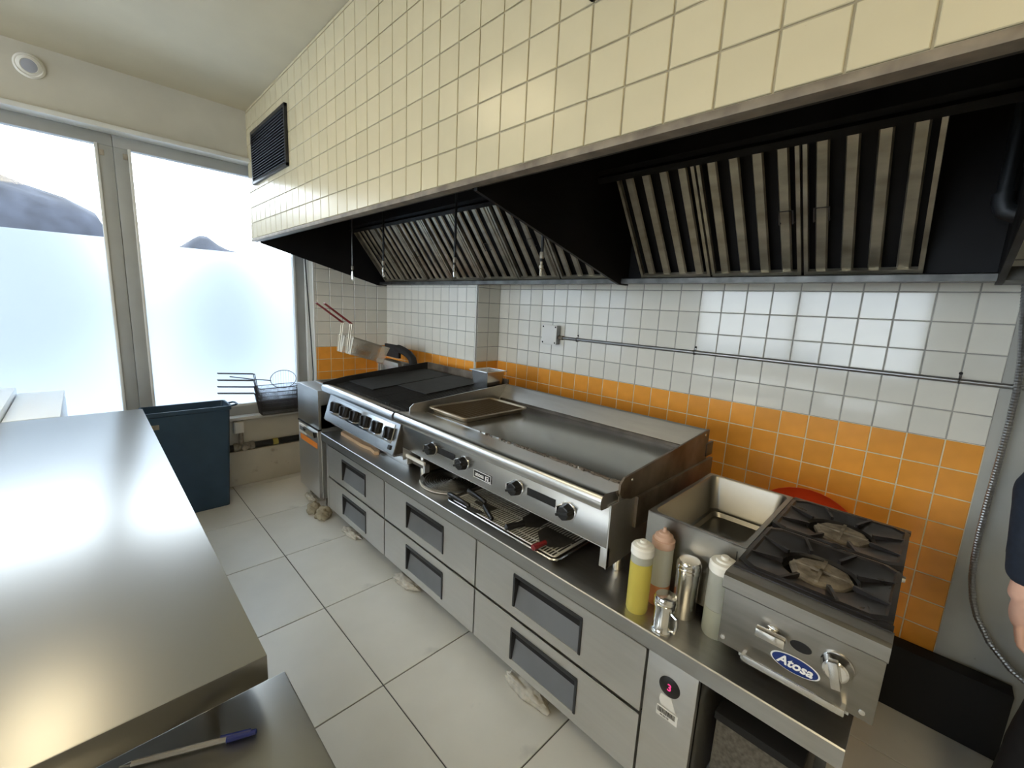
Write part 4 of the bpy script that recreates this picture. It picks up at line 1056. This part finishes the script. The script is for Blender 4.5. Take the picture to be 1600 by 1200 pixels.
# ------------------------------------------------------------------ gas pipe and valve on the low wall
gp = thing('wall_pipe', (-1.41, -1.5, .29), 'black pipe with a valve running along the low wall', 'pipe')
MB().cyl((-1.400,-2.6,.322), (-1.400,-.93,.322), .026, n=16).build('pipe_run', M_dkpipe, gp)
MB().cyl((-1.400,-1.262,.322), (-1.400,-1.222,.322), .0275, n=16).build('tape_band', M_yellow, gp)
vb = MB().lathe([(.030,-.075), (.034,-.07), (.034,-.045), (.028,-.04), (.028,.04), (.034,.045), (.034,.07), (.030,.075)], (-1.395,-1.475,.325), 14, (0,1,0)).build('valve_body', M_dirtyv, gp)
MB().cyl((-1.395,-1.49,.34), (-1.395,-1.49,.44), .017, n=12).build('valve_stem', M_dirtyv, vb)
MB().lathe([(0,-.045), (.022,-.045), (.026,-.035), (.026,-.02), (.02,-.015)], (-1.385,-1.475,.325), 10, (-1,0,0)).build('valve_bolt', M_dirtyv, vb)
wbx = thing('switch_box', (-1.41, -1.50, .43), 'pale dirty switch box on the low wall above the valve', 'electrical box')
MB().box(-1.4295, -1.39, -1.535, -1.462, .435, .535, bev=.004).build('box_body', M_lowwall, wbx)
MB().box(-1.391, -1.386, -1.528, -1.469, .442, .528, bev=.002).build('cover', M_wpl, wbx)
MB().cyl((-1.408,-1.50,.534), (-1.408,-1.50,.545), .016, n=12).build('connector', M_dirtyv, wbx)
rod = MB().tube([(-1.402,-.962,2.30), (-1.388,-.950,1.80), (-1.368,-.932,1.20), (-1.355,-.9275,.90), (-1.395,-.925,.577)], .005, 8).build('hanging_cable', M_dkpipe)
tag(rod, 'thin dark cable hanging beside the right window jamb', 'cable')
sl_ = thing('eyeball_spotlight', (-1.40, -2.402, 2.70), 'round white eyeball fitting with a grey lens on the window beam', 'spotlight')
MB().lathe([(.064,0), (.064,.006), (.056,.012), (.050,.010)], (-1.40,-2.402,2.745), 32, (1,0,0)).build('trim_ring', M_wpl, sl_)
MB().lathe([(.053,.002), (.050,.016), (.036,.022), (.034,.018), (0,.018)], (-1.40,-2.402,2.745), 32, (1,0,-.25)).build('eyeball', M_wpl, sl_)
MB().lathe([(0,.024), (.02,.023), (.033,.019)], (-1.40,-2.402,2.745), 24, (1,0,-.25)).build('lens', mat('lens_grey', (.35,.37,.44), .2), sl_)

# ------------------------------------------------------------------ ceiling lamps: one over the prep table, two unseen ones added as fill light
for i, (x, y, lx, ly, lab) in enumerate(((.30, -2.46, .62, .30, 'wrap lens ceiling lamp over the prep table'), (3.0, -3.0, .30, 1.2, 'long added fill lamp on the ceiling behind the viewpoint'), (.6, -4.6, 1.2, .30, 'added fill lamp on the ceiling near the front window'))):
    l = thing('ceiling_lamp', (x, y, CEIL-.07), lab, 'ceiling lamp', 'ceiling lamps')
    MB().box(x-lx/2-.02, x+lx/2+.02, y-ly/2-.02, y+ly/2+.02, CEIL-.03, CEIL-.0005).build('housing', M_wpl, l)
    MB().box(x-lx/2, x+lx/2, y-ly/2, y+ly/2, CEIL-.075, CEIL-.03, bev=.012).build('diffuser', M_lamps if i == 0 else M_fill_lamp, l)

# ------------------------------------------------------------------ person at the right edge
def blob(name, segs, m, parent, vox, smooth_it=8, extra=None):
    """one continuous surface: tapered limbs and ellipsoids fused by a voxel remesh"""
    bm = bmesh.new()
    def cone(a, b, ra, rb, n=16):
        a, b = Vector(a), Vector(b); d = (b-a); L_ = d.length; st = max(2, int(L_/(min(ra, rb)*.5)))
        mb = MB(); pts = [a+d*i/st for i in range(st+1)]; rr = [ra+(rb-ra)*i/st for i in range(st+1)]
        mb.tube(pts, rr, n)
        t = mb.bm; me = bpy.data.meshes.new('t'); t.to_mesh(me); t.free(); bm.from_mesh(me); bpy.data.meshes.remove(me)
        for c, r in ((a, ra), (b, rb)): ell(c, (r, r, r))
    def ell(c, rad, rot=None):
        M = Matrix.Translation(Vector(c)) @ (rot.to_4x4() if rot else Matrix.Identity(4)) @ Matrix.Diagonal((*rad, 1))
        bmesh.ops.create_icosphere(bm, subdivisions=3, radius=1, matrix=M)
    for s in segs:
        if s[0] == 'c': cone(*s[1:])
        else: ell(*s[1:])
    me = bpy.data.meshes.new(name); bm.to_mesh(me); bm.free()
    o = bpy.data.objects.new(name, me); COL.objects.link(o)
    rm = o.modifiers.new('r', 'REMESH'); rm.mode = 'VOXEL'; rm.voxel_size = vox
    sm = o.modifiers.new('s', 'SMOOTH'); sm.iterations = smooth_it; sm.factor = .5
    dg = bpy.context.evaluated_depsgraph_get(); m2 = bpy.data.meshes.new_from_object(o.evaluated_get(dg))
    bpy.data.objects.remove(o)
    for p in m2.polygons: p.use_smooth = True
    m2.materials.clear(); m2.materials.append(m)
    o = bpy.data.objects.new(name, m2); COL.objects.link(o); o.parent = parent; ORG[o.name] = Vector((0,0,0))
    return o
PX, PY = 2.968, -.70
pe_ = local('person', (PX, PY, 0), 'person in a navy sweater and black trousers with one hand hanging, at the right edge', 'person')
def arm(s, r_up, r_lo, dz=0):
    return [('c', (s*.165,0,1.415), (s*.265,.0,1.16), r_up*1.12, r_up), ('c', (s*.265,0,1.16), (s*.262,-.025,.945), r_up*.98, r_lo)]
def hand(s):
    w = Vector((s*.262, -.025, .945)); q = []
    q.append(('c', w, w+Vector((0,-.004,-.035)), .029, .031))
    pal = w+Vector((-s*.004,-.010,-.075))
    q.append(('e', pal, (.026, .044, .052)))
    for i, (dy, l) in enumerate(((-.034,.072), (-.012,.080), (.010,.075), (.031,.060))):
        k0 = pal+Vector((s*.002, dy, -.038)); k1 = k0+Vector((-s*.006, dy*.1, -l*.48)); k2 = k1+Vector((-s*.022, 0, -l*.26)); k3 = k2+Vector((-s*.022, 0, -l*.02))
        q += [('c', k0, k1, .0105, .0095), ('c', k1, k2, .0095, .0088), ('c', k2, k3, .0088, .0078)]
    t0 = pal+Vector((-s*.004,-.036,.012)); t1 = t0+Vector((-s*.014,-.024,-.032)); t2 = t1+Vector((-s*.010,-.006,-.030))
    q += [('c', t0, t1, .0145, .0115), ('c', t1, t2, .0112, .009)]
    return q
body = [('e', (0,0,1.22), (.155,.10,.22)), ('e', (0,.005,1.00), (.150,.10,.13)), ('c', (-.13,0,1.42), (.13,0,1.42), .062, .062), ('c', (0,.01,1.44), (0,-.005,1.54), .056, .052)]
for s in (-1, 1):
    body += arm(s, .046, .031)+[('c', (s*.085,0,.93), (s*.157,-.01,.50), .082, .055), ('c', (s*.157,-.01,.50), (s*.19,.015,.09), .054, .036), ('c', (s*.19,.01,.045), (s*.195,-.15,.035), .036, .028)]
body += [('e', (0,-.008,1.645), (.074,.090,.112)), ('e', (0,-.035,1.585), (.054,.055,.05)), ('c', (0,-.095,1.655), (0,-.112,1.622), .010, .014), ('e', (-.074,.01,1.635), (.012,.018,.03)), ('e', (.074,.01,1.635), (.012,.018,.03))]
blob('body', body, M_skin, pe_, .010, 6)
for s in (-1, 1): blob('hand', hand(s), M_skin, pe_, .0032, 5)
sw = [('e', (0,0,1.22), (.180,.122,.235)), ('e', (0,.005,1.03), (.172,.122,.13)), ('c', (-.14,0,1.415), (.14,0,1.415), .072, .072)]
for s in (-1, 1):
    sw += [('c', (s*.165,0,1.412), (s*.265,0,1.16), .066, .060), ('c', (s*.265,0,1.16), (s*.262,-.024,.968), .059, .046)]
blob('sweater', sw, M_navy, pe_, .010, 5)
tr = [('e', (0,.005,.955), (.165,.118,.11))]
for s in (-1, 1): tr += [('c', (s*.085,0,.92), (s*.158,-.008,.50), .096, .074), ('c', (s*.158,-.008,.50), (s*.19,.012,.10), .072, .060)]
blob('trousers', tr, M_trous, pe_, .011, 5)
for s in (-1, 1):
    sh = MB(); loft(sh, [[(s*.192+x, y-.075, z) for x, y in rrect(.050*k, .135*k, .045*k)] for k, z in ((1,0), (1.02,.02), (.96,.05), (.62,.085))], True, True); sh.build('shoe', M_blackm, pe_, smooth=50)
    ey = MB(); ey.lathe([(0,-.011), (.008,-.008), (.011,0), (.008,.008), (0,.011)], (s*.030,-.086,1.658), 12, (0,-1,0)); e_ = ey.build('eye', M_eye, pe_)
    MB().lathe([(0,.0122), (.004,.0118), (.0048,.010)], (s*.030,-.086,1.658), 10, (0,-1,0)).build('pupil', M_ink, e_)
MB().tube([(-.024,-.091,1.592), (-.010,-.0965,1.594), (0,-.0965,1.593), (.010,-.0965,1.594), (.024,-.091,1.592)], [.002,.005,.0055,.005,.002], 8).build('mouth', M_lip, pe_)
blob('hair', [('e', (0,.016,1.68), (.083,.094,.092)), ('e', (0,.045,1.63), (.076,.065,.08))], M_hair, pe_, .008, 4)
